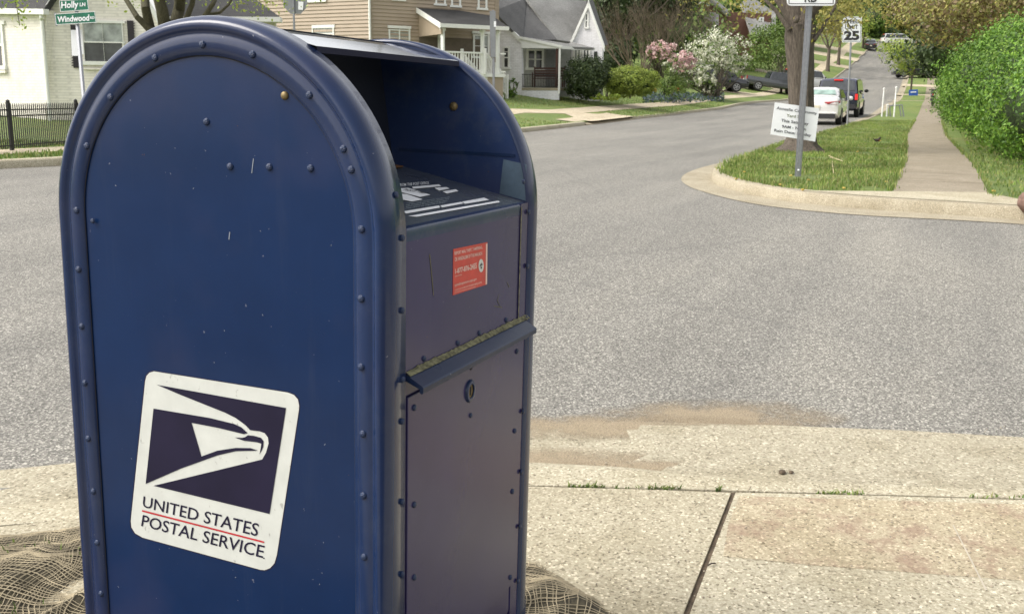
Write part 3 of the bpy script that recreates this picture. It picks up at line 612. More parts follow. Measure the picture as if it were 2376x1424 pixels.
for i in range(14000):
    x=random.uniform(28,62); y=random.uniform(11.5,20); farp.append((x,y,terr(x,y)+.12))
swl=lambda x:np.interp(x,[p[0] for p in swA],[p[1] for p in swA])
farp=[p for p in farp if abs(p[1]-swl(p[0]))>.6 and not (apx0-1.5<p[0]<apx1 and p[1]<15)]
for i in range(9000):
    x=random.uniform(8.5,14); y=random.uniform(12.4,18)
    if abs(y-swl(x))>.6: farp.append((x,y,terr(x,y)+.12))
blades('grass_across_street',farp,.06,.012)
# weeds in the kerb joint
w=[]
for a,b,n in ((1316,1405,70),(1495,1580,80),(1658,1672,20),(1893,2010,80),(2240,2376,25),(1420,1490,15)):
    for i in range(n):
        p=zz(random.uniform(a,b),0+ip((a+b)/2,K2)+random.uniform(-2,2)); w.append((p.x,p.y,-.003))
w=[q for q in w if random.random()<.8]; blades('weeds_in_joint',w[::2],.012,.003,'l_green',1.4); blades('weeds_in_joint',w[1::2],.016,.0025,'blade',1.6)
wl=[]
for i in range(700):
    x,y=random.uniform(-.1,1.1),random.uniform(.6,1.75); wl.append((x,y,.02))
h,ins,dd=soilh(np.array([p[:2] for p in wl])); wl=[(p[0],p[1],h[i]) for i,p in enumerate(wl) if ins[i] and dd[i]>.05 and noise.noise(Vector((p[0]*4,p[1]*4,8)))>.12]
blades('grass_under_netting',wl,.018,.002,'l_green',.9)
# loose pebbles and grit on gutter and slabs
V=MB()
for i in range(900):
    px=random.uniform(1240,2500); py=random.uniform(990,1400) if i%3 else random.uniform(985,1080)
    p=zz(px,py); z=0 if py>1125 else -.03 if px<1500 else -.006
    r=random.uniform(.001,.0042); V.sph((p.x,p.y,z+r*.4),r,6,4,(1,random.uniform(.6,1.2),.6))
o=V.build('loose_grit',simple('grit',(.30,.26,.2),.9,var=.5,scale=200)); o['kind']='stuff'
# dandelions
dn=root('dandelions',tz((14,1.3)), 'yellow dandelion heads scattered in the corner lawn','wildflowers') if False else None
pts=[]
for (px,py) in [(1727,402),(1708,418),(1835,411),(1876,421),(1862,444),(1958,440),(2056,425),(1990,354),(2043,329),(2305,447),(1810,432)]:
    p=at(px,py,.13); pts.append(p)
mb=MB()
for p in pts: mb.sph(p+Vector((0,0,.02)),.022,8,5,(1,1,.5)); mb.tube([p+Vector((0,0,-.03)),p+Vector((0,0,.02))],.002,4)
o=mb.build('dandelions','l_gold'); o['kind']='stuff'
sandpatch(1660,948,420,62,-.0462); sandpatch(1260,1044,430,46,-.0405); sandpatch(1420,965,520,40,-.0455); sandpatch(1500,1062,420,26,-.034)
# ================================================================== MAILBOX
mbx=root('mailbox',(0,0,0),'blue arched steel street mailbox with open hood and white eagle decal','mailbox')
TILT=Matrix.Translation(CAM)@Matrix.Rotation(ROLB-ROL,4,FW)@Matrix.Translation(-CAM)
mbx.matrix_world=TILT@Matrix.Translation((0,0,ZB-1.22)); WL[mbx]=Vector((0,0,0))
# own frame: x = across the front (near side 0 .. far side W), y = from front to back, z up with the camera level's origin ZB above ground
UC,ZC,R0,W,ZBOT=.29,ZB-.2146,.290,.535,ZB-.985
D2=2*UC
def bp(v,u,z): return Vector((v,u,z))          # z measured from the ground
def path(e,zb=ZBOT,n=56,p0=0,p1=180):
    """arch outline inset by e, from the front foot over the top to the back foot"""
    r=R0-e; out=[]
    if p0==0: out+= [(e,zb+(ZC-zb)*k/8) for k in range(8)]
    for k in range(n+1):
        a=math.radians(p0+(p1-p0)*k/n); out.append((UC-r*math.cos(a),ZC+r*math.sin(a)))
    if p1==180: out+= [(D2-e,ZC+(zb-ZC)*k/8) for k in range(1,9)]
    return out
PR=[(.0555,.0040),(.0540,.0040),(.0530,.0002),(.0290,.0000),(.0262,.0014),(.0235,.0016),(.0205,-.0012),(.0165,-.0040),(.0120,-.0046),(.0078,-.0026),(.0042,.0018),(.0014,.0080),(0,.0150),(0,.0480),(.0030,.0505),(.0060,.0510)]
def rim(name,flip):
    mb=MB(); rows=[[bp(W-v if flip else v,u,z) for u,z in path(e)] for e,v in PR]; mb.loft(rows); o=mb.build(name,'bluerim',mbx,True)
    o.data.set_sharp_from_angle(angle=math.radians(75)); return o
rim('side_rim',False); rim('side_rim',True)
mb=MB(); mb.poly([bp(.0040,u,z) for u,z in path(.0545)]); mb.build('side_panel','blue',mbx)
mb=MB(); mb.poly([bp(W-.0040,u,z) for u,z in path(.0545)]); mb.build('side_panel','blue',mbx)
# dark seam line round the inner panel
mb=MB()
for e in (.0549,): mb.loft([[bp(.0026,u,z) for u,z in path(e)],[bp(.0026,u,z) for u,z in path(e-.0013)]])
mb.build('seam','dark',mbx)
# inner walls of the opening
mb=MB(); mb.slab([bp(.487,u,z) for u,z in path(.006,ZB-.42)],(.002,0,0)); mb.build('inner_wall','bluein',mbx)
mb=MB(); mb.slab([bp(.051,u,z) for u,z in path(.006,ZB-.42)],(-.002,0,0)); mb.build('inner_wall','bluein',mbx)
# barrel skin over the top and down the back
sk=path(.0095,p0=90,p1=180); mb=MB(); mb.loft([[bp(v,u,z) for u,z in sk] for v in (.049,.49)]); mb.build('barrel_skin','hood',mbx,True)
# hood: continues straight from the top to an overhanging lip
hu,hz=UC,ZC+.2805
hp=[(hu,hz),(UC-.035,ZC+.2785),(.2256,ZB+.058),(.19,ZB+.0496),(.137,ZB+.037)]
mb=MB(); mb.loft([[bp(v,u,z) for u,z in hp] for v in (.046,.479)],False); mb.loft([[bp(v,u+.003,z-.002) for u,z in hp] for v in (.046,.479)],False)
mb.build('hood','hood',mbx)
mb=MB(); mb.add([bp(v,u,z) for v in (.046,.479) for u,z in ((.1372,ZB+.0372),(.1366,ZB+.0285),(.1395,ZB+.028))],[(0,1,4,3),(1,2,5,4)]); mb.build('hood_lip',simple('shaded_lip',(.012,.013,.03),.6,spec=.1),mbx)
# back of the throat and the shelf
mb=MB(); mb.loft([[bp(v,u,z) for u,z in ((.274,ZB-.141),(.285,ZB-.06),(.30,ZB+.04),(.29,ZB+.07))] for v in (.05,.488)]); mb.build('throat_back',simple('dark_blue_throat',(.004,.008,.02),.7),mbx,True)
SZ=lambda u: ZB-.2005+.205*(u-.004)
mb=MB(); mb.loft([[bp(v,u,z) for u,z in ((.008,SZ(.008)),(.09,SZ(.09)),(.18,SZ(.18)),(.276,SZ(.276)))] for v in (.05,.488)]); mb.build('shelf','shelf',mbx); mb=MB(); mb.loft([[bp(v,u,z) for u,z in ((.004,ZB-.222),(.0025,ZB-.2035),(.004,ZB-.2006),(.008,SZ(.008)+.0002),(.012,SZ(.012)+.0001))] for v in (.05,.488)]); mb.build('shelf_edge','blueedge',mbx,True)
mb=MB(); mb.slab([bp(.4858,u,z) for u,z in ((.03,ZB-.118),(.26,ZB-.117),(.26,ZB-.122),(.03,ZB-.123))],(.001,0,0)); mb.build('wall_rib','blueedge',mbx)
mb=MB(); mb.slab([bp(.4862,u,z) for u,z in ((.006,ZB-.198),(.0085,ZB-.135),(.052,ZB-.128),(.058,ZB-.188))],(.0006,0,0)); mb.build('faded_patch','patch',mbx)
def shelfpt(px,py,lift=.0012):
    d=rayb(px,py); # plane z = SZ(u)
    k=.205; z0=ZB-.2005-.205*.004
    t=(z0+k*CY-CZ)/(d.z-k*d.y); p=CAM+d*t; return Vector((p.x,p.y,p.z+lift))
Z6=lambda q: [shelfpt(900+a/6.988,380+b/6.988) for a,b in q]
mb=MB()
for q in ([(390,385),(830,345),(865,375),(415,417)],[(755,402),(950,388),(1000,413),(830,447)],[(885,460),(1100,425),(1145,455),(955,495)],[(180,412),(330,402),(690,515),(520,550),(190,465)],[(190,500),(300,502),(565,590),(390,625),(200,585)],[(240,785),(830,690),(850,722),(300,820)],[(850,690),(1190,630),(1225,655),(880,722)],[(1200,628),(1560,560),(1640,598),(1250,662)],[(330,862),(1790,610),(1818,634),(470,872)]):
    mb.poly(Z6(q))
def tx(mb,s,q,b=0): p=Z6(q); text(mb,s,p[0],p[1],p[2],p[3],b)
tx(mb,'FROM THE POST OFFICE',[(180,378),(670,340),(180,335),(660,298)],.01)
mb.build('label_print','signwhite',mbx)
mb=MB()
for k in range(4):
    y=.0+k*28; tx(mb,['collection times monday friday saturday sunday','mail deposited after the last collection time','will be collected the next scheduled day please','no parcels over the weight limit at this box'][k],[(300-k*6,665+y),(1010-k*25,560+y),(300-k*6,648+y),(1010-k*25,543+y)])
mb.build('label_small_print',simple('grey_print',(.32,.38,.4),.5),mbx)
mb=MB(); tx(mb,'PICKUP TIMES',[(250,450),(610,505),(300,425),(640,488)],.01)
for v in mb.v: pass
mb.v=[(x,y,z+.001) for x,y,z in mb.v]; mb.build('label_title','black',mbx)
mb=MB()
for a_,b_,r_ in ((.34,.25,.02),(.38,.255,.024),(.42,.262,.018),(.45,.258,.022)):
    mb.poly([bp(a_+r_*1.3*math.cos(t)*(1+.3*math.sin(t*3+a_*50)),b_-.004+r_*.6*math.sin(t),SZ(b_-.004+r_*.6*math.sin(t))+.001+a_*.002) for t in [k*math.pi/7 for k in range(14)]])
mb.build('rust_patch','rust',mbx)
# front: fixed panel, ledge, door
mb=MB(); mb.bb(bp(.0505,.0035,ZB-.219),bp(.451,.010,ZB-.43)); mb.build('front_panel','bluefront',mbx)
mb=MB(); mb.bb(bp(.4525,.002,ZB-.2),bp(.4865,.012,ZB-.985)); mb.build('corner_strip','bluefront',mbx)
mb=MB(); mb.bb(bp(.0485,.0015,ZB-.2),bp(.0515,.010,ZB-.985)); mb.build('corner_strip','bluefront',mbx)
lp=[(.004,-.404),(-.002,-.405),(-.0245,-.4170),(-.0262,-.4195),(-.0258,-.4270),(-.0232,-.4285),(-.0205,-.4265),(-.0205,-.4215),(.004,-.4120)]
mb=MB(); mb.loft([[bp(v,u,ZB+z) for u,z in lp] for v in (.0515,.472)],True,True); mb.build('rain_ledge','ledge',mbx)
mb=MB(); rows=[]
for k in range(90):
    v=.053+k*.0049; h=.0015+.0040*abs(noise.noise(Vector((v*40,0,3))))+.003*abs(noise.noise(Vector((v*130,0,3)))); rows.append([bp(v,.0025,ZB-.402+h),bp(v,-.0006,ZB-.4025+h*.3),bp(v,-.004-h*.5,ZB-.4055)])
mb.loft(rows); mb.loft([[r[0]*.0+bp(.4512,.0012,z),bp(.4535,.0008,z)] for r,z in zip(rows,[ZB-.205-.0022*k for k in range(90)])]); mb.build('moss_line','moss',mbx)
# door with cut lower corners
mb=MB(); dz=lambda z: ZB+z
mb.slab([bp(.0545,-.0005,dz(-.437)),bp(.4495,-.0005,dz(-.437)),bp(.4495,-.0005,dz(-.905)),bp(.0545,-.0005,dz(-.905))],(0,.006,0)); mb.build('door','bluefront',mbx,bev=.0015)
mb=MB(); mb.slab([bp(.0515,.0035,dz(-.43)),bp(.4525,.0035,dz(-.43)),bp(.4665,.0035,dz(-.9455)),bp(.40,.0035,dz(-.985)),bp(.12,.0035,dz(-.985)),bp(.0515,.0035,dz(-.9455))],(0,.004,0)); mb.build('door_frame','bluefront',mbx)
c=front(1093,907,-.003); rows=[]
for r,y in ((.0165,.0025),(.0165,-.0005),(.0145,-.0032),(.0105,-.0036),(.0095,-.0022)):
    rows.append([Vector((c.x+r*math.cos(t*math.pi/12),-.001+y,c.z+r*1.15*math.sin(t*math.pi/12))) for t in range(24)])
mb=MB(); mb.loft(rows,True); mb.build('lock_ring','blueedge',mbx,True)
mb=MB(); mb.loft([[Vector((c.x+r*math.cos(t*math.pi/12),-.0018,c.z+r*1.15*math.sin(t*math.pi/12))) for t in range(24)] for r in (.0098,.001)],True); mb.build('lock_core','brass',mbx)
mb=MB(); mb.bb((c.x-.0015,-.0026,c.z-.007),(c.x+.0015,-.0018,c.z+.007)); mb.build('keyhole','dark',mbx)
mb=MB(); h=front(1092,853); mb.loft([[Vector((h.x+r*math.cos(t*math.pi/6),-.0012,h.z+r*math.sin(t*math.pi/6))) for t in range(12)] for r in (.0038,.0005)],True); mb.build('vent_hole','dark',mbx)
# underside, legs
mb=MB(); mb.bb(bp(.008,.006,ZBOT-.004+.02),bp(W-.008,D2-.006,ZBOT+.016)); mb.build('floor_plate','bluein',mbx)
for vx,uy in ((0,0),(W,0),(0,D2),(W,D2)):
    sx=1 if vx==0 else -1; s2=1 if uy==0 else -1; mb=MB()
    a0=bp(vx+sx*.002,uy+s2*.002,0); 
    mb.bb(a0+Vector((0,0,-.06)),a0+Vector((sx*.048,s2*.004,ZBOT+.01))); mb.bb(a0+Vector((0,s2*.0045,-.06)),a0+Vector((sx*.004,s2*.06,ZBOT+.01)))
    mb.bb(a0+Vector((-sx*.01,-s2*.01,-.004)),a0+Vector((sx*.07,s2*.07,.004)))
    mb.build('leg','blue',mbx)
# rivets: one mesh shared by all
rv=None
def rivet(pos,nrm,r=.0050,mat='blueedge',name='rivet'):
    global rv
    n=Vector(nrm)
    if rv is None or mat!='blueedge':
        mb=MB(); rows=[]
        for z_,q in ((0,1),(.18,1),(.42,.9),(.62,.68),(.74,.38),(.78,.02)): rows.append([Vector((q*math.cos(t*math.pi/7),q*math.sin(t*math.pi/7),z_)) for t in range(14)])
        mb.loft(rows,True); o=mb.build(name,mat,mbx,True); me=o.data
        if mat=='blueedge': rv=me
    else: o=bpy.data.objects.new('rivet',rv); COL.objects.link(o); o.parent=mbx
    q=Vector((0,0,1)).rotation_difference(n); o.matrix_local=Matrix.Translation(pos)@q.to_matrix().to_4x4()@Matrix.Diagonal((r,r,r,1)); return o
SR=[(178,488),(183,625),(190,757),(197,888),(205,1017),(217,1139),(226,1258),(235,1376),(839,532),(838,693),(838,851),(842,1006),(843,1149),(845,1291),(202,339),(257,226),(360,135),(470,104),(586,127),(718,221),(797,346),(815,394),(530,387),(621,388),(717,391),(475,283)]
for p in SR: 
    q=side(*p); rivet(Vector((.0002 if p not in ((530,387),(621,388),(717,391),(475,283)) else .004,q.y,q.z)),(-1,0,0),.0052)
q=side(215,513); rivet(Vector((.0002,q.y,q.z)),(-1,0,0),.0040)
FR=[(933,552),(933,720),(934,880),(933,977),(933,1163),(933,1331),(1226,492),(1223,617),(1220,738),(1213,954),(1209,1094),(1205,1221),(1201,1347)]
for p in FR:
    q=front(*p); rivet(Vector((q.x,0.0 if q.x<.1 else -.0002,q.z)),(0,-1,0),.0046)
for p in [(960,945),(960,1170),(960,1338),(1198,815),(1193,999),(1188,1139),(1183,1338)]:
    q=front(*p); rivet(Vector((q.x,-.0005,q.z)),(0,-1,0),.0048)
for p in [(988,832),(1066,796),(1116,773),(1178,742)]:
    q=front(*p); rivet(Vector((q.x,.0035,q.z)),(0,-1,0),.0044)
q=front(1091,963); rivet(Vector((q.x,-.0005,q.z)),(0,-1,0),.0042)
for p in [(1221,422),(928,453)]:
    q=front(*p); rivet(Vector((q.x,q.y if False else .006,q.z)),(0,-.96,.28),.0046)
q=side(657,222); rivet(Vector((.004,q.y,q.z)),(-1,0,0),.0058,'brass','brass_screw')
q=side(672,211); rivet(Vector((.004,q.y,q.z)),(-1,0,0),.0026,'white','paint_chip')
q=side(1053,247,.487); rivet(Vector((.487,q.y,q.z)),(-1,0,0),.0078,'brass','brass_bolt')
# scuff marks
mb=MB()
def scuff(pts,w,pl='side'):
    P=[]
    for a,b in pts:
        q=side(a,b,-.0006 if pl=='side0' else .0034) if pl!='front' else front(a,b,.003); P.append(q)
    for i in range(len(P)-1):
        a,b=P[i],P[i+1]; t=(b-a).normalized(); n=(Vector((-1,0,0)) if pl!='front' else Vector((0,-1,0))).cross(t)*w; mb.poly([a-n,b-n,b+n,a+n])
SC=simple('scratch_pale',(.2,.23,.27),.6); YC=simple('yellow_scuff',(.11,.105,.055),.9,var=.5,scale=200)
def one(pts,w,pl,nm,m):
    global mb
    mb=MB(); scuff(pts,w,pl)
    if pl=='front': mb.v=[(x,.0030,z) for x,y,z in mb.v]
    mb.build(nm,m,mbx)
one([(588,368),(586,385),(584,402)],.0006,'side','scratch',SC); one([(533,538),(531,556)],.0007,'side','scratch',SC)
for i in range(16): 
    x,y=random.uniform(240,800),random.uniform(420,1400); one([(x,y),(x+random.uniform(-3,3),y+random.uniform(1,4))],.0004,'side','scratch',SC)
for p_,w_ in (([(997,590),(1001,630),(1006,685)],.0011),([(1158,683),(1154,697),(1160,710)],.0007),([(1147,710),(1165,713)],.0006),([(1177,655),(1182,666)],.0008)): one(p_,w_,'front','scuff',YC)
# eagle decal (traced on the panel)
LX=.0036
M['decal']=simple('weathered_decal_white',(.52,.54,.51),.4,var=.06,scale=30)
nt=M['decal'].node_tree; b=nt.nodes['Principled BSDF']; lk=b.inputs['Base Color'].links[0].from_socket; sn_=tex(nt,scale=85,detail=3,rough=.7,vec=mapping(nt,(1,1,.6))); nt.links.new(mixc(nt,ramp(nt,sn_.outputs[0],[(.66,(0,0,0)),(.72,(.55,)*3)]),lk,(.2,.2,.18)),b.inputs['Base Color'])
def L8(q,lift=0): return [side(250+a/2.358,820+b/2.358,LX-lift) for a,b in q]
def arcpts(c,r,a0,a1,n=6): return [(c[0]+r*math.cos(math.radians(a0+(a1-a0)*k/n)),c[1]+r*math.sin(math.radians(a0+(a1-a0)*k/n))) for k in range(n+1)]
outl=[(205,150),(212,122),(228,104),(252,97),(985,213),(1018,226),(1040,250),(1047,285),(1046,305),(925,1100),(912,1145),(888,1172),(858,1183),(835,1181),(190,1005),(150,982),(130,950),(126,915)]
mb=MB(); mb.slab(L8(outl),(.0008,0,0)); decal=mb.build('decal','decal',mbx)
mb=MB()
cx_,cy__=586,640
mb.poly([side(250+(cx_+(a-cx_)*1.013)/2.358,820+(cy__+(b-cy__)*1.011)/2.358,.0039) for a,b in outl]); mb.build('decal_edge','navy',decal)
top=[(268,170),(975,297),(885,876),(250,722),(845,578),(866,540),(880,490),(876,458),(858,434),(830,424),(778,418),(755,392),(700,352),(640,322),(560,290),(400,226)]
mid=[(250,300),(560,352),(690,384),(730,402),(765,434),(745,440),(600,405),(458,378),(512,562),(600,530),(700,515),(780,516),(822,530),(700,533),(600,556),(400,628),(207,712)]
slit=[(694,458),(735,460),(752,456),(766,446),(800,449),(838,460),(852,478),(850,510),(830,553),(836,520),(840,492),(815,484),(745,476)]
mb=MB()
for q in (top,mid,slit): mb.poly(L8(q,.0006))
mb.build('eagle_emblem','navy',decal)
mb=MB()
def t8(s,q,b=0.006): p=L8(q,.0006); text(mb,s,p[0],p[1],p[2],p[3],b)
t8('UNITED STATES',[(190,838),(818,1000),(196,778),(830,930)]); t8('POSTAL SERVICE',[(182,942),(848,1118),(192,880),(860,1050)])
t8('.',[(850,1121),(858,1123),(851,1114),(859,1116)]); mb.build('lettering','navy',decal)
mb=MB(); mb.poly(L8([(188,854),(856,1026),(855,1035),(187,863)],.0006)); mb.build('red_rule','red',decal)
# red notice
FXY=lambda px,py,l=0: front(px,py,.0035-.0006-l)
mb=MB(); mb.slab([FXY(1052,578),FXY(1131,562),FXY(1129,660),FXY(1051,685)],(0,.0006,0)); st=mb.build('red_notice','redst',mbx)
Z5=lambda q: [FXY(1030+a/9.492,550+b/9.492,.0004) for a,b in q]
mb=MB()
def t5(s,q,b=.01): p=Z5(q); text(mb,s,p[0],p[1],p[2],p[3],b)
t5('REPORT MAIL THEFT, TAMPERING,',[(235,410),(855,265),(232,325),(845,190)],.02); t5('OR VANDALISM OF THIS MAILBOX',[(240,540),(850,390),(238,450),(848,320)],.02)
t5('1-877-876-2455',[(245,812),(728,690),(245,700),(722,560)],.03); t5('(say theft)',[(248,885),(395,845),(248,845),(395,808)])
t5('postalinspectors.uspis.gov',[(245,1105),(725,960),(238,1025),(722,890)],.01)
t5('a reward may be offered for information leading to arrest',[(240,1190),(835,1030),(238,1150),(830,960)]); t5('and conviction of any person harming this mailbox',[(240,1235),(700,1110),(238,1200),(700,1075)])
mb.poly(Z5([(925,150),(960,140),(950,1035),(918,1045)])); mb.build('notice_lettering','cream',st)
mb=MB(); cs=[(820+57*math.cos(t*math.pi/10),628+145*math.sin(t*math.pi/10)) for t in range(20)]; mb.poly(Z5(cs)); seal=mb.build('seal','white',st)
mb=MB(); mb.poly([p+Vector((0,-.0003,0)) for p in Z5([(800,600),(825,560),(835,600),(860,585),(850,610),(805,640),(780,650)])]); mb.poly([p+Vector((0,-.0003,0)) for p in Z5([(800,660),(825,640),(840,690),(810,700)])]); mb.build('seal_mark','black',seal)
# ================================================================== FACADES
FD=Vector((cy_,sy_,0)); RD=Vector((sy_,-cy_,0)); ZU=Vector((0,0,1))
class Fac:
    def __init__(s,px,d,k):
        s.k=k; s.d0=d; s.l0=(px-1188)/FPX*d; q=math.sqrt(1+k*k); s.q=q
        p0=P3(px,300,d); s.l0=(p0.x-CX)*sy_-(p0.y-CY)*cy_
        s.T=(FD*k+RD)/q; s.N=(-FD+RD*k)/q; s.o=CAM+FD*s.d0+RD*s.l0
    def p(s,px,py,off=0.0):
        r=ray(px,py); o=s.o+s.N*off; t=(o-CAM).dot(s.N)/r.dot(s.N); return CAM+r*t
    def rect(s,mb,x0,y0,x1,y1,o0,o1):
        a,b=s.p(x0,y0,o1),s.p(x1,y1,o1); w=(b-a).dot(s.T); za,zb=a.z,b.z
        q=[a,a+s.T*w]; top=[Vector((v.x,v.y,za)) for v in q]; bot=[Vector((v.x,v.y,zb)) for v in q]
        mb.slab([top[0],top[1],bot[1],bot[0]],s.N*(o0-o1)); return s
    def line(s,mb,x0,y0,x1,y1,wz,o0,o1):
        a,b=s.p(x0,y0,o1),s.p(x1,y1,o1); mb.slab([a,b,b-ZU*wz,a-ZU*wz],s.N*(o0-o1))
def window(f,r,x0,y0,x1,y1,cols=1,sash=True,grid=0,frame=.07,mat='glass',header=0,o=0.0):
    mb=MB(); a,b=f.p(x0,y0),f.p(x1,y1); wm=(b-a).dot(f.T); kx=(x1-x0)/wm; ky=(y1-y0)/(a.z-b.z); fx,fy=frame*kx,frame*ky
    f.rect(mb,x0,y0,x0+fx,y1,o-.02,o+.05); f.rect(mb,x1-fx,y0,x1,y1,o-.02,o+.05); f.rect(mb,x0,y0,x1,y0+fy,o-.018,o+.052); f.rect(mb,x0-fx*.5,y1-fy,x1+fx*.5,y1+fy*.3,o-.018,o+.08)
    for c in range(1,cols):
        x=x0+(x1-x0)*c/cols; f.rect(mb,x-fx*.4,y0,x+fx*.4,y1,o-.015,o+.045)
    if sash: f.rect(mb,x0,(y0+y1)/2-fy*.3,x1,(y0+y1)/2+fy*.3,o-.014,o+.04)
    if grid:
        n=grid*cols
        for c in range(1,n): 
            x=x0+(x1-x0)*c/n; f.rect(mb,x-kx*.012,y0,x+kx*.012,(y0+y1)/2 if sash else y1,o-.01,o+.03)
        for yy in (.25,) if sash else (.33,.66): y=y0+(y1-y0)*yy; f.rect(mb,x0,y-ky*.012,x1,y+ky*.012,o-.01,o+.028)
    if header: f.rect(mb,x0-kx*.03,y0-ky*header,x1+kx*.03,y0,o-.02,o+.09)
    w=mb.build('window','trim',r); ym_=(y0+y1)/2 if sash else y1-fy*.5
    mb=MB(); f.rect(mb,x0+fx*.5,y0+fy*.5,x1-fx*.5,ym_,o-.016,o+.012); mb.build('pane',mat,w)
    if sash: mb=MB(); f.rect(mb,x0+fx*.5,ym_+.05,x1-fx*.5,y1-fy*.5,o-.016,o+.006); mb.build('pane','glass',w)
    return w
def siding(f,x0,x1,z0,z1,step=.155,th=.034,off=0):
    mb=MB(); a,b=f.p(x0,200,off),f.p(x1,200,off); n=int((z1-z0)/step)
    prof_=[]
    for i in range(n+1): z=z0+i*step; prof_+=[(z,th),(z+step*.93,0.0)]
    mb.loft([[Vector((q.x,q.y,z))+f.N*o for q in (a,b)] for z,o in prof_]); return mb
# ================================================================== BROWN HOUSE
d0=44.0; F=Fac(860,d0,.55); G=Fac(860,d0,-.5); g0=terr(F.o.x,F.o.y)
bh=root('brown_house',(F.o.x,F.o.y,g0),'two-storey tan sided house with a dark shed porch roof and white steps','house')
zt=g0+6.4
siding(F,860,1156,g0-.3,zt).build('wall','siding',bh); siding(G,600,860,g0-.3,zt).build('wall','siding',bh)
c0,cF,cG=F.p(860,200),F.p(1156,200),G.p(600,200); cB=cF+cG-c0
ins=lambda p,z: Vector((p.x,p.y,z))
mb=MB(); cc_=(c0+cB)/2; sh=[p+(cc_-p).normalized()*.03 for p in (c0,cF,cB,cG)]; mb.slab([ins(p,zt) for p in sh],(0,0,-(zt-g0+.4))); mb.build('house_body','siding',bh)
mb=MB(); e=[p+(p-cc_).normalized()*.5 for p in (c0,cF,cB,cG)]; r1,r2=(e[0]+e[3])/2,(e[1]+e[2])/2
mb.add([ins(p,zt) for p in e]+[ins(r1,zt+2.2),ins(r2,zt+2.2)],[(0,1,5,4),(2,3,4,5),(0,4,3),(1,2,5),(0,3,2,1)]); mb.build('roof','roofd',bh)
mb=MB(); F.rect(mb,860,-260,866,330,-.02,.03); F.rect(mb,1150,-260,1156,300,-.02,.03); mb.build('corner_board',simple('tan_trim',(.30,.245,.18),.6),bh)
mb=MB(); p=G.p(857,0,.06); mb.tube([ins(p,g0+.1),ins(p,zt)],.05,8); mb.build('downspout','trim',bh)
window(G,bh,723,59,776,140,1,True,3,.11,'curtain'); window(G,bh,712,-70,753,3,1,True,0,.11)
window(F,bh,902,68,953,150,2,True,1,.09,'curtain',.16)
window(F,bh,1010,-60,1035,13,1,True,1,.09); window(F,bh,1047,-55,1070,17,1,True,1,.09); window(F,bh,1109,-45,1131,23,1,True,1,.09); window(F,bh,912,-60,940,2,1,True,1,.09)
# porch: shed roof, gable cheek, posts, deck, steps
ca=F.p(971,18,.0); eL=F.p(1062,58,2.35); eR=F.p(1172,62,2.35); rr=F.p(1152,44,0.0); ym=F.p(1092,29,0)
eL.z=eR.z=(eL.z+eR.z)/2; rtp=(ca.z+F.p(1085,27,0).z)/2
Lx=(ca-F.o).dot(F.T); Rx=(eR-F.o).dot(F.T); Px=lambda s,off,z: Vector(((F.o+F.T*s+F.N*off).x,(F.o+F.T*s+F.N*off).y,z))
ze=eL.z; sL=Lx
prj=(eL-F.o).dot(F.T); print('porch',sL,prj,Rx,ze,rtp)
mb=MB(); mb.slab([Px(sL-.1,0,rtp),Px(Rx-1.1,0,rtp),Px(Rx+.1,1.0,ze+.55),Px(Rx+.1,2.45,ze),Px(sL-.1,2.45,ze)],(0,0,-.1)); mb.build('porch_roof','roofd',bh)
mb=MB(); mb.slab([Px(sL-.12,0,rtp+.02),Px(sL-.12,2.5,ze+.02),Px(sL-.12,2.5,ze-.2),Px(sL-.12,0,rtp-.2)],F.T*.03); mb.slab([Px(sL-.12,2.45,ze+.0),Px(Rx+.1,2.45,ze+.0),Px(Rx+.1,2.45,ze-.16),Px(sL-.12,2.45,ze-.16)],F.N*.09); mb.build('gutter','trim',bh)
mb=MB(); mb.slab([Px(sL,0,rtp-.2),Px(sL,2.35,ze-.2),Px(sL,2.35,ze-.42),Px(sL,0,ze-.42)],F.T*.08); mb.build('porch_cheek','siding',bh)
pf=terr(Px(sL+2,1,0).x,Px(sL+2,1,0).y)+1.0
mb=MB(); mb.slab([Px(sL,0.02,ze-.42),Px(sL+3.0,0.02,ze-.42),Px(sL+3.0,.02,pf),Px(sL,.02,pf)],F.N*.03); mb.build('porch_back_wall','porchdark',bh)
for s_ in (sL+.12,sL+2.0,Rx-.3):
    mb=MB(); mb.box(Px(s_,2.25,(pf+ze)/2-.08),(.13,.13,ze-pf-.16)); mb.box(Px(s_,2.25,ze-.22),(.2,.2,.1)); mb.box(Px(s_,2.25,pf+.1),(.2,.2,.2)); mb.build('porch_post','trim',bh)
mb=MB(); mb.box(Px(sL+.9,.2,(pf+ze)/2-.08),(.1,.1,ze-pf-.16)); mb.build('porch_post','trim',bh)
window(F,bh,1098,80,1136,135,2,True,0,.09,'curtain',.14,.03)
mb=MB(); mb.slab([Px(sL,0,pf),Px(Rx,0,pf),Px(Rx,2.4,pf),Px(sL,2.4,pf)],(0,0,-.15)); mb.build('porch_deck','trim',bh); mb=MB(); mb.slab([Px(sL+.05,.1,pf-.15),Px(Rx-.05,.1,pf-.15),Px(Rx-.05,2.3,pf-.15),Px(sL+.05,2.3,pf-.15)],(0,0,-1.2)); mb.build('deck_skirt','siding',bh)
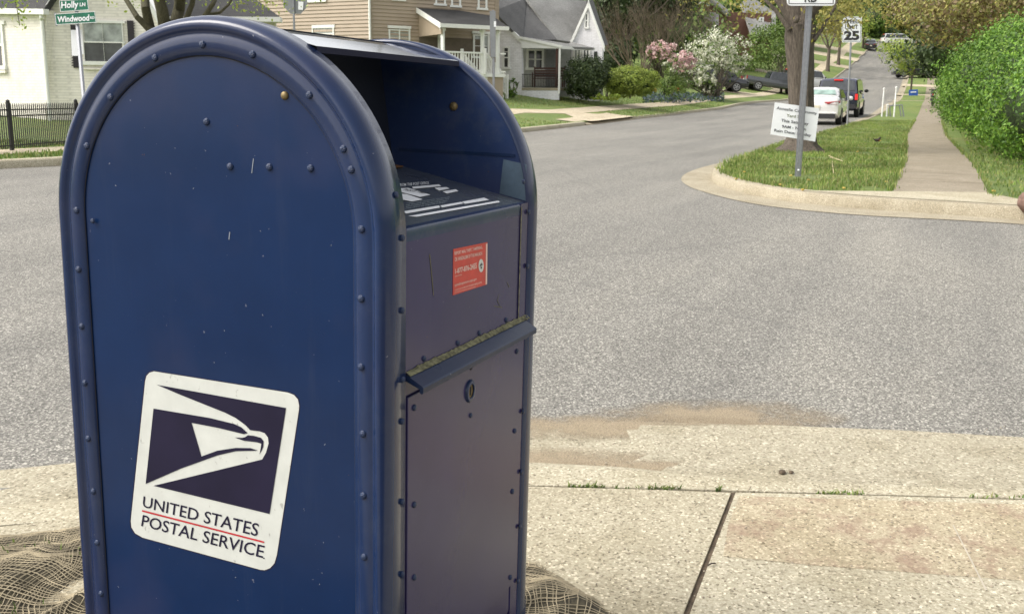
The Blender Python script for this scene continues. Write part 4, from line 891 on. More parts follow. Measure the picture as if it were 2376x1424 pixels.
# steps run down beside the deck toward the right of the porch
st0=Px(sL+2.05,2.4,0); bot=at(1176,229,.12); run=Vector((bot.x-st0.x,bot.y-st0.y,0)); rn=run.normalized(); sd=Vector((-rn.y,rn.x,0)); ns=7
mb=MB()
for i in range(ns):
    a=i/ns; z=pf+(bot.z-pf)*(i+1)/ns; q=st0+run*((i+.5)/ns); mb.box((q.x+sd.x*.6,q.y+sd.y*.6,(z+bot.z)/2-.05),(run.length/ns,1.2,z-bot.z+.1),Matrix(((rn.x,sd.x,0),(rn.y,sd.y,0),(0,0,1))))
mb.build('steps','trim',bh)
for k in (0,1.2):
    mb=MB(); a=Vector((st0.x,st0.y,pf+.9))+sd*k; b=Vector((bot.x,bot.y,bot.z+.9))+sd*k
    mb.tube([a,b],.04,6); mb.tube([a-ZU*.75,b-ZU*.75],.03,6)
    mb.box(b-ZU*.4,(.11,.11,1.1)); mb.box(a-ZU*.4,(.11,.11,1.1)); m_=(a+b)/2; mb.box(m_-ZU*.4,(.09,.09,1.0))
    for j in range(1,14):
        q=a+(b-a)*j/14; mb.box(q-ZU*.38,(.04,.04,.74))
    mb.build('stair_railing','trim',bh)
mb=MB(); 
for (s0,s1) in ((sL+.1,sL+2.0),(sL+3.1,Rx-.2)):
    for z in (.88,.12): mb.slab([Px(s0,2.28,pf+z),Px(s1,2.28,pf+z),Px(s1,2.28,pf+z-.07),Px(s0,2.28,pf+z-.07)],F.N*.06)
    for j in range(int((s1-s0)/.13)): q=Px(s0+.06+j*.13,2.29,pf+.48); mb.box(q,(.035,.035,.74))
    mb.build('deck_railing','trim',bh); mb=MB()
# ================================================================== WHITE COTTAGE
H=Fac(1155,49.5,-.4); gw=terr(H.p(1190,220).x,H.p(1190,220).y)
wh=root('white_cottage',H.p(1190,222),'white brick cottage with grey steep roof, side gable and covered porch','house')
def polyslab(pts,th,d=None,mat='trim',name='roof',r=None,dirv=None):
    q=[P3(*p) for p in pts[:3]]; n_=(q[1]-q[0]).cross(q[2]-q[0]); q+=[CAM+ray(p[0],p[1])*((q[0]-CAM).dot(n_)/ray(p[0],p[1]).dot(n_)) for p in pts[3:]]; n=(q[1]-q[0]).cross(q[2]-q[0]).normalized() if dirv is None else dirv
    if dirv is None and n.z>0: n=-n
    mb=MB(); mb.slab(q,n*th); return mb.build(name,mat,r or wh)
def facpoly(f,pts,o0,o1,mat,name,r):
    mb=MB(); mb.slab([f.p(x,y,o1) for x,y in pts],f.N*(o0-o1)); return mb.build(name,mat,r)
facpoly(H,[(1140,245),(1140,33),(1150,38),(1209,99),(1213,240)],-.25,0,'wbrick2','wall',wh)
window(H,wh,1166,108,1182,160,1,True,1,.08)
mb=MB(); H.line(mb,1147,28,1212,93,.22,-.05,.12); mb.build('rake_board','trim',wh)
polyslab([(1213,95,49.2),(1146,26,48.8),(1221,-3,53.0),(1150,-30),(1235,-14)][:3]+[],.12,mat='roofgd')
polyslab([(1146,26,48.9),(1221,-3,53.1),(1140,-30,52.5)],.12,mat='roofgd')
polyslab([(1213,95,49.3),(1292,92,51.0),(1221,-3,53.1)],.12,mat='roofgd')
polyslab([(1292,93,51.1),(1328,98,51.6),(1365,2,55.0),(1220,-5)],.12,mat='roofg')
polyslab([(1327,98,51.4),(1303,108,48.5),(1203,84,49.6),(1378,111)],.1,mat='roofg',name='porch_roof')
polyslab([(1378,111,50.1),(1303,108,48.45),(1327,98,51.2)],.1,mat='roofg',name='porch_roof')
J=Fac(1213,48.9,-.25)
facpoly(J,[(1206,88),(1303,109),(1303,113),(1210,112)],-.1,0,'trim','porch_cheek',wh)
mb=MB(); J.line(mb,1203,84,1305,106,.12,-.02,.08); q=[P3(1303,107,48.4),P3(1381,111,50.5)]; mb.slab([q[0],q[1],q[1]-ZU*.14,q[0]-ZU*.14],J.N*.08); mb.build('gutter','trim',wh)
mb=MB(); p=J.p(1299,112,.02); b_=J.p(1303,218,.02); mb.tube([p+ZU*.05,p,Vector((p.x,p.y,b_.z))],.055,8); mb.build('downspout','trim',wh)
mb=MB(); p=J.p(1293,112,-.1); mb.box((p.x,p.y,(p.z+b_.z)/2),(.1,.1,p.z-b_.z)); mb.build('porch_post','wood',wh)
B2=Fac(1213,51.4,.1)
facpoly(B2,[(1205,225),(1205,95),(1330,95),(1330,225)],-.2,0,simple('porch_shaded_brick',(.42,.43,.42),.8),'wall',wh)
window(B2,wh,1222,114,1262,162,2,True,0,.1); 
mb=MB(); B2.rect(mb,1268,116,1288,203,-.01,.05); mb.build('door',simple('grey_door',(.2,.21,.21),.6),wh)
def Jz(px,py,off): return J.p(px,py,off)
fz=J.p(1250,204,0).z
mb=MB(); a,b=J.p(1211,206,0),J.p(1300,206,0); mb.slab([ins(a,fz),ins(b,fz),ins(b-J.N*2.6,fz),ins(a-J.N*2.6,fz)],(0,0,-.12)); mb.build('porch_floor','concfar',wh)
facpoly(J,[(1212,208),(1297,209),(1297,232),(1212,232)],-.15,-.02,'wbrick2','porch_base',wh)
mb=MB(); ra,rb_=J.p(1211,173,0).z,J.p(1211,201,0).z
for z in (ra,rb_): mb.tube([ins(a,z),ins(b,z)],.018,5)
for j in range(24): q=a+(b-a)*(j+.5)/24; mb.tube([ins(q,ra),ins(q,rb_)],.011,4)
mb.build('porch_railing','iron',wh)
K2_=Fac(1327,51.6,-.35)
facpoly(K2_,[(1325,97),(1364,6),(1398,104),(1396,235),(1320,235)],-.25,0,'wbrick2','gable_wall',wh)
mb=MB(); K2_.line(mb,1324,94,1366,1,.3,-.03,.12); K2_.line(mb,1364,0,1402,106,.3,-.03,.12); mb.build('rake_board','trim',wh)
polyslab([(1366,1,51.5),(1402,106,51.9),(1411,104,56.5),(1376,0,56.2)],.15,mat='roofgd')
window(K2_,wh,1356,31,1365,66,1,True,0,.06); window(K2_,wh,1330,113,1349,144,2,False,0,.08,'curtain'); window(K2_,wh,1351,113,1369,142,2,False,0,.08)
mb=MB(); K2_.rect(mb,1378,120,1385,146,-.01,.03); mb.build('window','glass',wh)
bench=root('porch_bench',J.p(1270,203,-.9),'dark wooden bench standing behind the porch railing of the white cottage','bench')
T=J.T; Nn=-J.N; o_=J.p(1270,203,-.9); w2=.75
def bx(mb,s,n,z,ls,ln,lz): 
    c=o_+T*s+Nn*n+ZU*z; mb.box(c,(ls,ln,lz),Matrix((T,Nn,ZU)).transposed())
for s_ in (-w2,w2):
    for n_ in (0,.45):
        mb=MB(); bx(mb,s_,n_,.35 if n_==0 else .5,.06,.06,.7 if n_==0 else 1.0); mb.build('leg','wood',bench)
mb=MB(); [bx(mb,0,.05+k*.1,.42,1.5,.08,.03) for k in range(5)]; mb.build('seat','wood',bench)
mb=MB(); [bx(mb,0,.46,.55+k*.12,1.5,.03,.09) for k in range(4)]; mb.build('backrest','wood',bench)
# ================================================================== LEFT HOUSE
L1=Fac(107,27.5,-.5); L2=Fac(107,27.5,.16); gl=terr(L1.o.x,L1.o.y)
lh=root('cream_brick_house',(L1.o.x,L1.o.y,gl+.1),'cream painted brick house with dark shutters behind the iron fence','house')
facpoly(L1,[(-260,340),(-260,24),(107,24),(107,320)],-.3,0,'wbrick','wall',lh)
facpoly(L2,[(107,330),(107,26),(236,-165),(376,62),(376,360)],-.3,0,'wbrick','gable_wall',lh)
mb=MB(); L2.line(mb,96,26,236,-182,.16,-.02,.14); L2.line(mb,236,-182,382,66,.2,-.02,.14); mb.build('rake_board','trim',lh)
def ls(pts,th,mat,name,r): 
    q=[P3(*p) for p in pts]; n=(q[1]-q[0]).cross(q[2]-q[0]).normalized(); n=-n if n.z>0 else n
    mb=MB(); mb.slab(q,n*th); return mb.build(name,mat,r)
ls([(-270,20,32.5),(103,20,27.2),(240,-185,27.5),(230,-190,34),(-270,-120,37)],.15,'roofd','roof',lh)
mb=MB(); L1.line(mb,-260,17,100,21,.14,.02,.2); mb.build('gutter','trim',lh)
mb=MB(); p=L1.p(95,30,.12); b_=L1.p(107,262,.06); mb.tube([p+ZU*.05,p-ZU*.12,L1.p(97,48,.05),Vector((L1.p(97,48,.05).x,L1.p(97,48,.05).y,gl+.1))],.05,8); mb.build('downspout','trim',lh)
window(L2,lh,189,47,290,150,2,True,0,.09,'curtain')
for x0,y0,x1,y1 in ((163,58,184,158),(294,48,315,150)):
    mb=MB(); L2.rect(mb,x0,y0,x1,y1,0,.04); 
    for j in range(16): yy=y0+(y1-y0)*(j+.5)/17+2; L2.rect(mb,x0+3,yy,x1-3,yy+2.6,.03,.052)
    mb.build('shutter',simple('dark_shutter',(.025,.02,.025),.5),lh)
mb=MB(); L2.rect(mb,192,158,286,163,0,.07); mb.build('window_sill','wbrick',lh)
window(L1,lh,-40,50,9,160,2,True,0,.08,'curtain'); mb=MB(); L1.rect(mb,-42,164,12,170,0,.08); mb.build('window_sill','wbrick',lh)
window(L1,lh,29,272,61,302,2,False,0,.05)
ls([(370,-14,33.6),(575,-14,34.4),(650,40,32.2),(370,42,31.4)],.12,'roofd','wing_roof',lh)
Wg=Fac(372,31.4,.1); facpoly(Wg,[(372,330),(372,46),(640,48),(640,330)],-.2,0,'wbrick','wing_wall',lh); mb=MB(); Wg.line(mb,368,38,650,40,.14,.0,.5); mb.build('wing_gutter','trim',lh)
# brick house up the hill
R=Fac(1640,108,.25); rb=root('red_brick_house',R.p(1640,110),'red brick house with grey gabled roof high up behind the bare shrub','house')
facpoly(R,[(1600,140),(1600,28),(1641,-4),(1680,26),(1680,140)],-6,0,'rbrick','gable_wall',rb); R2=Fac(1680,109,.2); facpoly(R2,[(1680,140),(1680,28),(1790,32),(1790,140)],-6,-.3,'rbrick','wall',rb)
def rs(pts,mat,name): return ls(pts,.25,mat,name,rb)
rs([(1596,27,107.5),(1641,-8,107.5),(1651,-8,114),(1605,28,114)],'roofg','roof'); rs([(1641,-8,107.5),(1690,32,107.5),(1700,32,114),(1651,-8,114)],'roofg','roof')
rs([(1720,6,112),(1742,-8,114),(1800,30,113),(1800,80,107),(1744,80,107)],'roofg','roof'); rs([(1604,26,105),(1668,30,105),(1668,78,101),(1604,70,101)],'roofg','porch_roof')
mb=MB(); R.line(mb,1594,30,1641,-6,.3,0,.3); R.line(mb,1641,-6,1688,32,.3,0,.3); mb.build('rake_board','trim',rb)
mb=MB(); R.rect(mb,1640,6,1646,16,0,.15); mb.build('gable_vent','trim',rb)
window(R2,rb,1762,40,1772,56,1,True,0,.15)
# ================================================================== FENCE
fl,fr=at(28,350,.12),at(183,337,.12); fdir=(fr-fl); fdir.z=0; fdir.normalize(); dd_=dl(fl.x,fl.y)[0]; fh=(350-243)/FPX*dd_*1.0
fn=root('iron_fence',tz(fl,.12),'black iron picket fence in front of the cream brick house','fence')
a=fl-fdir*2.6; Lf=9.0; mb=MB(); n=int(Lf/.058)
for j in range(n):
    q=a+fdir*(j*.058); zb=terr(q.x,q.y)+.12; mb.tube([ins(q,zb+.04),ins(q,zb+fh-.03),ins(q,zb+fh)],[.010,.010,.002],4,False)
mb.build('pickets','iron',fn); mb=MB()
for h in (.09,fh*.73,fh*.86):
    for j in range(9):
        p,q=a+fdir*j,a+fdir*(j+1); p=ins(p,terr(p.x,p.y)+.12+h); q=ins(q,terr(q.x,q.y)+.12+h); mb.tube([p,q],.015,4)
mb.build('rails','iron',fn)
step=(fr-fl).length
for j in (-1,0,1,2,3):
    q=fl+fdir*(step*j); 
    if j in(-1,): q=fl-fdir*1.15
    zb=terr(q.x,q.y)+.1; mb=MB(); mb.box((q.x,q.y,zb+fh*.52),(.055,.055,fh*1.04)); mb.sph((q.x,q.y,zb+fh*1.06),.035,8,6); mb.build('fence_post','iron',fn)
# ================================================================== SIGNS
def upost(base,top,w,name,parent,mat='steel'):
    mb=MB(); t=(top-base); ax=RD; 
    for s0,e_,nn in ((0,(w*.42,.004),0),(w*.26,(.004,w*.35),-w*.16),(-w*.26,(.004,w*.35),-w*.16),(w*.4,(w*.22,.004),-w*.33),(-w*.4,(w*.22,.004),-w*.33)):
        hs,hn=e_[0]/2,e_[1]/2; rows=[]
        for p in (base,top): rows.append([p+ax*(s0+a)+FD*(b-nn) for a,b in ((-hs,-hn),(hs,-hn),(hs,hn),(-hs,hn))])
        mb.loft(rows,True,True)
    return mb.build(name,mat,parent)
def plate(pts,d,th,mat,name,parent,rad=0):
    q=[P3(x,y,d) for x,y in pts]
    if rad:
        o=[]; n=len(q)
        for i in range(n):
            p,a_,b_=q[i],q[i-1],q[(i+1)%n]; u,v=(a_-p).normalized()*rad,(b_-p).normalized()*rad
            for k in range(6): t=k/5; o.append(p+u*(1-t)**2+v*t**2)
        q=o
    mb=MB(); mb.slab(q,FD*th); return mb.build(name,mat,parent)
base=at(1852,414,.1); dP=dl(base.x,base.y)[0]
sp_=root('road_sign_post',base,'grey steel post at the corner lawn with a white RD plate on top','sign')
upost(base,P3(1884,-60,dP),.085,'post',sp_)
pl=plate([(1824,-46),(1939,-46),(1938,14),(1826,14)],dP-.06,.004,'signwhite','sign_plate',sp_,.06)
mb=MB(); q=lambda pts,dd:[P3(x,y,dd) for x,y in pts]
def ring(pts,d,w):
    c=(sum(p[0] for p in pts)/4,sum(p[1] for p in pts)/4)
    o=q(pts,d); i_=q([(x+(w if x<c[0] else -w),y+(w if y<c[1] else -w)) for x,y in pts],d); n=len(pts)
    for k in range(n): mb.poly([o[k],o[(k+1)%n],i_[(k+1)%n],i_[k]])
ring([(1829,-42),(1935,-42),(1934,10),(1830,10)],dP-.064,1.6); dd=dP-.065; mb.build('sign_border','black',pl); mb=MB()
text(mb,'RD',P3(1867,6,dd),P3(1897,6,dd),P3(1867,-17,dd),P3(1897,-17,dd),.02); mb.build('lettering','black',pl)
mb=MB(); mb.sph(P3(1853,395,dP-.01),.014,8,6); mb.build('bolt','signwhite',sp_)
ys=root('yard_sale_sign',P3(1843,283,dP+.07),'white tilted board with printed yard sale notice fixed to the RD sign post','sign')
z7=lambda x,y:(1760+x/7.12,220+y/7.12)
plate([z7(272,127),z7(1006,226),z7(936,775),z7(198,656)],dP+.06,.006,'signwhite','board',ys)
def l7(s,bl,br,tl,tr,mat,b=.015):
    mb=MB(); text(mb,s,*[P3(*z7(*p),dP+.055) for p in (bl,br,tl,tr)],b); mb.build('lettering',mat,ys)
l7('Anneslie Community',(293,255),(962,345),(303,195),(970,285),'ink'); l7('Yard Sale',(460,366),(765,402),(466,316),(770,352),'olive')
l7('This Saturday',(370,462),(822,520),(378,398),(830,458),'ink',.02); l7('9AM - Noon',(383,546),(782,595),(389,498),(788,547),'ink',.02); l7('Rain Date: Sunday',(256,622),(865,708),(264,562),(874,650),'ink',.02)
# speed limit
b2=at(1966,291,.12); d2=dl(b2.x,b2.y)[0]
ss=root('speed_limit_sign',b2,'white speed limit 25 sign on a thin post beside the parked cars','sign'); mb=MB(); mb.tube([b2,P3(1976.5,45,d2)],.035,8); mb.build('post','steel',ss)
pl=plate([(1953,40),(2000,39),(1998.5,99),(1953.5,99)],d2-.05,.005,'signwhite','sign_plate',ss,.05)
mb=MB(); q=lambda pts,dd:[P3(x,y,dd) for x,y in pts]
ring([(1955,42),(1998,41),(1996.8,97),(1955.3,97)],d2-.055,.8); d3=d2-.056
for s,x0,x1,y0,y1,b in (('SPEED',1959,1994,55,45.5,.02),('LIMIT',1961,1991,68,58.5,.02),('25',1958,1994,94,72,.05)): text(mb,s,P3(x0,y0,d3),P3(x1,y0,d3),P3(x0,y1,d3),P3(x1,y1,d3),b)
mb.build('lettering','black',pl)
# street names
d4=16.6; b4=at(207,372,.12)
sn=root('street_name_sign',b4,'green street name blades Holly and Windwood on a steel pole','sign'); top=P3(176,-4,d4); mb=MB(); mb.tube([Vector((b4.x,b4.y,b4.z)),P3(180,60,d4),top],.031,10); mb.build('pole','steel',sn)
for pts,tl in (([(137,2),(203,-2),(206,24),(140,28)],[('Holly',142,182,25,22.5,5,2.5),('LN',185,198,15.5,15,7,6.5)]),([(127,33),(220,27),(223,53),(130,58)],[('Windwood',133,207,53,49,39,34),('RD',209,219,45,44.5,39,38.5)])):
    pl=plate(pts,d4-.06,.012,'signgreen','sign_blade',sn,.02); mb=MB(); q=lambda pts,dd:[P3(x,y,dd) for x,y in pts]; ring(pts,d4-.063,1.1)
    mb2=mb
    mb.build('sign_border','signwhite',pl)
    for s,x0,x1,ya,yb,yc,yd in tl: mb=MB(); text(mb,s,P3(x0,ya,d4-.064),P3(x1,yb,d4-.064),P3(x0,yc,d4-.064),P3(x1,yd,d4-.064),.03); mb.build('lettering','signwhite',pl)
plate([(125,30),(130,30),(133,61),(129,61)],d4-.02,.01,'signback','edge_bracket',sn)
for pts in ([(164,70),(177,70),(181,130),(167,130)],[(184,69),(190,69),(194,126),(188,127)]): plate(pts,d4+.03,.004,'signwhite','small_plate',sn)
# stop sign seen from behind
d5=30.5; c5=(685,4); R_=.385
so=root('stop_sign',tz(P3(688,300,d5),.12),'grey back of an octagonal stop sign before the brown house','sign')
cc5=P3(*c5,d5); mb=MB(); mb.slab([cc5+RD*R_*math.cos(math.radians(22.5+45*k))+ZU*R_*math.sin(math.radians(22.5+45*k)) for k in range(8)],FD*.004); mb.build('sign_plate','signback',so)
bt=P3(689,250,d5); mb=MB(); mb.tube([Vector((bt.x,bt.y,so.location.z)),P3(679,-40,d5-.04)],.032,8); mb.build('post','steel',so); plate([(692,4),(704,5),(703,24),(692,23)],d5-.03,.004,'signwhite','white_tag',so)
d6=30.0; sg=root('street_marker_post',tz(P3(1146,300,d6),.12),'grey steel street post with a small white tag before the cottage','post')
bt=P3(1147,200,d6); upost(Vector((bt.x,bt.y,sg.location.z)),P3(1144,24,d6),.07,'post',sg); plate([(1136,26),(1150,26),(1150,133),(1138,133)],d6-.05,.02,'signback','sign_plate',sg); plate([(1146,50),(1151,50),(1151,63),(1146,63)],d6-.08,.01,'signwhite','white_tag',sg)
# ================================================================== CARS
def car(name,loc,head,label,cat,kind,paint,lit=False,group=None,glass='carglass',detail=True,parkrear=True):
    r=root(name,loc,label,cat,group); h=Vector(head); h.z=0; h.normalize(); r.rotation_euler=(0,0,math.atan2(h.y,h.x)); WL[r]=Vector((0,0,0))
    sx=math.atan2(terr(loc[0]+h.x*4,loc[1]+h.y*4)-terr(loc[0],loc[1]),4); r.rotation_euler=(0,-sx,math.atan2(h.y,h.x)); r.rotation_mode='XYZ'
    K={'sedan':dict(L=4.8,W=.92,low=[(0,.52,.98,.72),(.06,.34,1.06,.84),(.35,.24,1.1,.9),(1.2,.22,1.02,.92),(3.5,.22,.98,.92),(4.4,.24,.84,.88),(4.75,.3,.72,.76),(4.82,.4,.62,.6)],cab=[(.62,1.08,1.10,.78,.74),(1.35,1.02,1.42,.84,.62),(2.1,1.0,1.47,.85,.62),(2.9,1.0,1.42,.85,.62),(3.7,.97,.99,.8,.74)],wz=.34,wx=(.95,3.85)),
       'suv':dict(L=5.1,W=1.0,low=[(0,.55,1.15,.86),(.06,.4,1.2,.96),(.4,.32,1.2,1.0),(1.5,.3,1.18,1.0),(3.8,.3,1.14,1.0),(4.8,.34,1.06,.96),(5.1,.45,.95,.82)],cab=[(.04,1.16,1.18,.93,.9),(.22,1.16,1.78,.95,.80),(.4,1.16,1.88,.96,.80),(3.0,1.16,1.9,.96,.8),(3.4,1.16,1.82,.95,.78),(4.1,1.12,1.16,.9,.85)],wz=.4,wx=(.95,4.1)),
       'pickup':dict(L=5.6,W=.98,low=[(0,.6,1.12,.88),(.05,.5,1.15,.95),(.4,.42,1.15,.97),(2.2,.4,1.12,.97),(4.6,.4,1.1,.97),(5.4,.45,1.0,.93),(5.6,.5,.9,.8)],cab=[(2.0,1.1,1.12,.9,.86),(2.2,1.1,1.75,.92,.76),(3.3,1.1,1.8,.93,.77),(3.7,1.1,1.74,.92,.75),(4.4,1.08,1.1,.88,.82)],wz=.4,wx=(1.1,4.5))}[kind]
    mb=MB(); rows=[]
    for x,zl,zb,hw in K['low']:
        half=[(-hw*.80,zl),(-hw*.95,zl+.05),(-hw,zl+.16),(-hw*1.0,(zl+zb)/2+.05),(-hw*.97,zb-.08),(-hw*.90,zb-.02),(-hw*.72,zb+.015)]
        rows.append([Vector((x,y,z)) for y,z in half]+[Vector((x,-y,z)) for y,z in half[::-1]])
    mb.loft(rows,True,True); mb.build('body',paint,r,True)
    mb=MB(); rows=[]
    for x,zb,zt_,hb,ht in K['cab']:
        half=[(-hb,zb-.03),(-(hb+ht)/2-.02,(zb+zt_)/2),(-ht-.03,zt_-.06),(-ht*.85,zt_-.008),(-ht*.3,zt_+.01)]
        rows.append([Vector((x,y,z)) for y,z in half]+[Vector((x,-y,z)) for y,z in half[::-1]])
    mb.loft(rows,True,True); cab=mb.build('cabin',paint,r,True)
    c=K['cab']; 
    def gl(a,b,ins=.1,nm='rear_window',s=.012):
        (x0,z0,t0,h0,k0),(x1,z1,t1,h1,k1)=a,b; zA,zB=t0+ins*.6,t1-ins*.7; f=lambda z:(z-t0)/(t1-t0+1e-6); xa,xb=x0+(x1-x0)*f(zA),x0+(x1-x0)*f(zB); n=Vector((-(t1-t0),0,(x1-x0))).normalized()*(.02)
        if nm=='windscreen': n=-n if n.z<0 else n
        q=[Vector((xa,-h0*.86,zA)),Vector((xa,h0*.86,zA)),Vector((xb,k1*.92,zB)),Vector((xb,-k1*.92,zB))]; m_=MB(); m_.poly([p+n for p in q]); m_.build(nm,glass if nm=='rear_window' else 'carglass',r)
    if kind=='suv': gl((0.02,1.16,1.22,.93,.9),(.26,1.16,1.86,.95,.80),.12)
    else: gl((c[0][0],c[0][1],c[0][2],c[0][3],c[0][4]),c[1])
    gl((c[-1][0],c[-1][1],c[-1][2],c[-1][3],c[-1][4]),(c[-2][0],c[-2][1],c[-2][2],c[-2][3],c[-2][4]),.08,'windscreen')
    for sg_ in (-1,1):
        m_=MB(); xs=[c[1][0]-.1,(c[1][0]+c[-2][0])/2-.03,(c[1][0]+c[-2][0])/2+.05,c[-2][0]+.25]
        for a_,b_ in ((xs[0],xs[1]),(xs[2],xs[3])):
            q=[]
            for x,top_ in ((a_,0),(b_,0),(b_-(.25 if b_==xs[3] else 0),1),(a_+(.2 if a_==xs[0] else 0),1)):
                zb,zt2=c[2][1]+.05,c[2][2]-.1; hb,ht=c[2][3],c[2][4]; z=zt2 if top_ else zb; y=hb+.012+(ht+.05-hb)*((z-c[2][1])/(c[2][2]-c[2][1])); q.append(Vector((x,sg_*y,z)))
            m_.poly(q)
        m_.build('side_window','carglass',r)
    mt='taillit' if lit else 'tail'
    for sg_ in (-1,1):
        m_=MB()
        if kind=='sedan': m_.slab([Vector((-.03,sg_*.30,.90)),Vector((.0,sg_*.80,.93)),Vector((.22,sg_*.90,.97)),Vector((.2,sg_*.90,.86)),Vector((-.01,sg_*.78,.80)),Vector((-.04,sg_*.42,.82))],(.06,0,0))
        else: m_.box((.02,sg_*.9,1.0),(.09,.13,.28)); 
        m_.build('tail_light',mt,r)
        m_=MB(); m_.sph((c[-2][0]+.35,sg_*(K['W']+.1),1.02 if kind=='sedan' else 1.25),.11,8,6,(.6,1,.8)); m_.build('wing_mirror','bumper' if kind!='sedan' else paint,r)
    if kind=='suv':
        m_=MB(); m_.box((.17,0,1.81),(.08,.42,.06)); m_.build('brake_light','taillit',r)
        m_=MB(); m_.box((-.02,0,.55),(.2,1.75,.2)); m_.box((-.1,0,.5),(.06,.7,.07)); m_.build('bumper','bumper',r); m_=MB(); m_.box((-.13,0,.52),(.02,.62,.09)); m_.build('bumper_step','white',r)
    else:
        m_=MB(); m_.box((0.03,0,.36),(.1,1.5,.16)); m_.build('bumper','bumper' if kind!='sedan' else 'bumper',r)
        if kind=='sedan': m_=MB(); m_.box((.0,0,.47),(.06,1.62,.035)); m_.build('bumper_trim',paint,r)
    m_=MB(); m_.box((-.012 if kind!='suv' else -.02,0,.83 if kind!='sedan' else .68),(.03,.31,.16)); m_.build('number_plate','plate',r)
    for x in K['wx']:
        for sg_ in (-1,1):
            wz=K['wz']; m_=MB(); y0=sg_*(K['W']-.22); y1=sg_*(K['W']+.012); rows=[]
            for y,q in ((y0,.02),(y0,.9*wz),(y0+sg_*.03,wz),(y1-sg_*.03,wz),(y1,.92*wz),(y1,.66*wz),(y1-sg_*.03,.64*wz),(y1-sg_*.03,.02)): rows.append([Vector((x+q*math.cos(t*math.pi/10),y,wz+q*math.sin(t*math.pi/10))) for t in range(20)])
            m_.loft(rows,True); w=m_.build('wheel','tyre',r,True)
            m_=MB()
            for k in range(5):
                a=k*2*math.pi/5; m_.box((x+wz*.32*math.cos(a),y1-sg_*.018,wz+wz*.32*math.sin(a)),(wz*.62,.02,.06),Matrix.Rotation(-a,3,'Y'))
            m_.loft([[Vector((x+q*math.cos(t*math.pi/8),y1-sg_*.012,wz+q*math.sin(t*math.pi/8))) for t in range(16)] for q in (.66*wz,.56*wz)],True); m_.build('rim','rim',w)
    return r
X=Vector((1,0,0))
car('sedan',tz((40.2,3.92)),X,'white sedan parked at the kerb nearest the corner tree','car','sedan','whitecar',glass='carglassg')
car('suv',tz((51.2,4.15)),X,'dark navy sports utility vehicle with lit brake lights ahead of the white sedan','car','suv','navycar',True)
pp=at(1722,206,.12); car('pickup_truck',pp,RD+FD*.05,'grey pickup truck parked behind the green street tree','truck','pickup','greycar')
pp=at(1585,199,.12); car('suv',pp,RD+FD*.05,'dark vehicle half hidden behind the cream flowering dogwood','car','suv','blackcar')
pp=at(1816,206,.12); car('van',pp,RD+FD*.3,'pale vehicle showing just left of the big corner tree trunk','car','suv','whitecar')
pp=at(2168,181,.12); pb=car('sedan',pp,-RD,'black car parked across the grass beside the tall green hedge','car','sedan','blackcar')
pp=at(2046,106,0); car('van',pp,RD,'tiny white vehicle at the very top of the street','car','suv','whitecar')
pp=at(2020,117,.12); car('sedan',pp,RD*.3+FD,'tiny dark parked car on the left near the hilltop','car','sedan','blackcar')
# ================================================================== TREES AND SHRUBS
def tree(name,label,base,ht,tr,blobs,leaf,n,size,group=None,core=None,clump=.16,seed=1,fork=.35,depth=3,barkm='bark',cat='tree',dep=.25,lim=True,zmin=None):
    r=root(name,base,label,cat,group); base=Vector(base); rg=random.Random(seed); mb=MB(); fz_=base+ZU*ht*fork
    mb.tube([base-ZU*.1,base+ZU*ht*.03,base+ZU*ht*.12,fz_],[tr*1.5,tr*1.1,tr*.95,tr*.8],9,False)
    for k in range(5):
        a=k*1.26+rg.uniform(0,.6); branches(mb,fz_-ZU*rg.uniform(0,ht*.08),Vector((math.cos(a)*.55,math.sin(a)*.55,1)),ht*.27,tr*.5,depth-1,.45,3,.2,5,rg=rg)
    mb.build('trunk',barkm,r,True)
    if blobs: crown('crown',[(c,rr) for c,rr in blobs],n,size,leaf,r,core,clump,seed,zmin,dep)
    return r
def blob(px,py,d,rx,ry,rd=None):
    p=P3(px,py,d); k=d/FPX; return ((p.x,p.y,p.z),((rd if rd else rx*k),(rd if rd else rx*k),ry*k))
def shrub(name,label,base,blobs,leaf,n,size,group=None,core='core',seed=1,cat='shrub',clump=.10,dep=.1,zmin=None,stem=True):
    r=root(name,base,label,cat,group); crown('foliage',blobs,n,size,leaf,r,core,clump,seed,zmin,dep)
    if stem:
        mb=MB(); rg=random.Random(seed)
        for k in range(5): mb.tube([Vector(base)-ZU*.05,Vector(base)+Vector((rg.uniform(-.3,.3),rg.uniform(-.3,.3),.7))],[.03,.015],5)
        mb.build('stem','bark',r)
    return r
# big corner tree
tb=at(1858,352,.12); dt=dl(tb.x,tb.y)[0]
ct=root('street_tree',tb,'big street tree with thick grey-brown trunk on the corner lawn behind the signs','tree')
mb=MB(); rows=[]; prof_=[(358,1800,1918,1.25),(346,1806,1908,1.2),(334,1822,1896,1.1),(318,1829,1893,1.05),(296,1831,1891,1),(250,1832,1889,1),(200,1830,1888,1),(160,1829,1888,1),(120,1824,1887,1),(85,1820,1890,1),(60,1822,1893,1)]
for j,(y,x0,x1,f) in enumerate(prof_):
    a,b=P3(x0,y,dt),P3(x1,y,dt); c=(a+b)/2; c.z=max(P3(1858,y,dt).z,tb.z-.1) ; R_=(b-a).length/2; row=[]
    for k in range(28):
        an=2*math.pi*k/28; dv=RD*math.cos(an)+FD*math.sin(an); w=1+.10*noise.noise(Vector((math.cos(an)*2.2,math.sin(an)*2.2,j*.35)))+(.22*max(0,1-j/3))*noise.noise(Vector((math.cos(an)*3,math.sin(an)*3,5)))+.03*math.sin(an*9+j*.2)
        row.append(c+dv*R_*w)
    rows.append(row)
mb.loft(rows,True); tp=(P3(1822,60,dt)+P3(1893,60,dt))/2
rg=random.Random(5); tips=[]
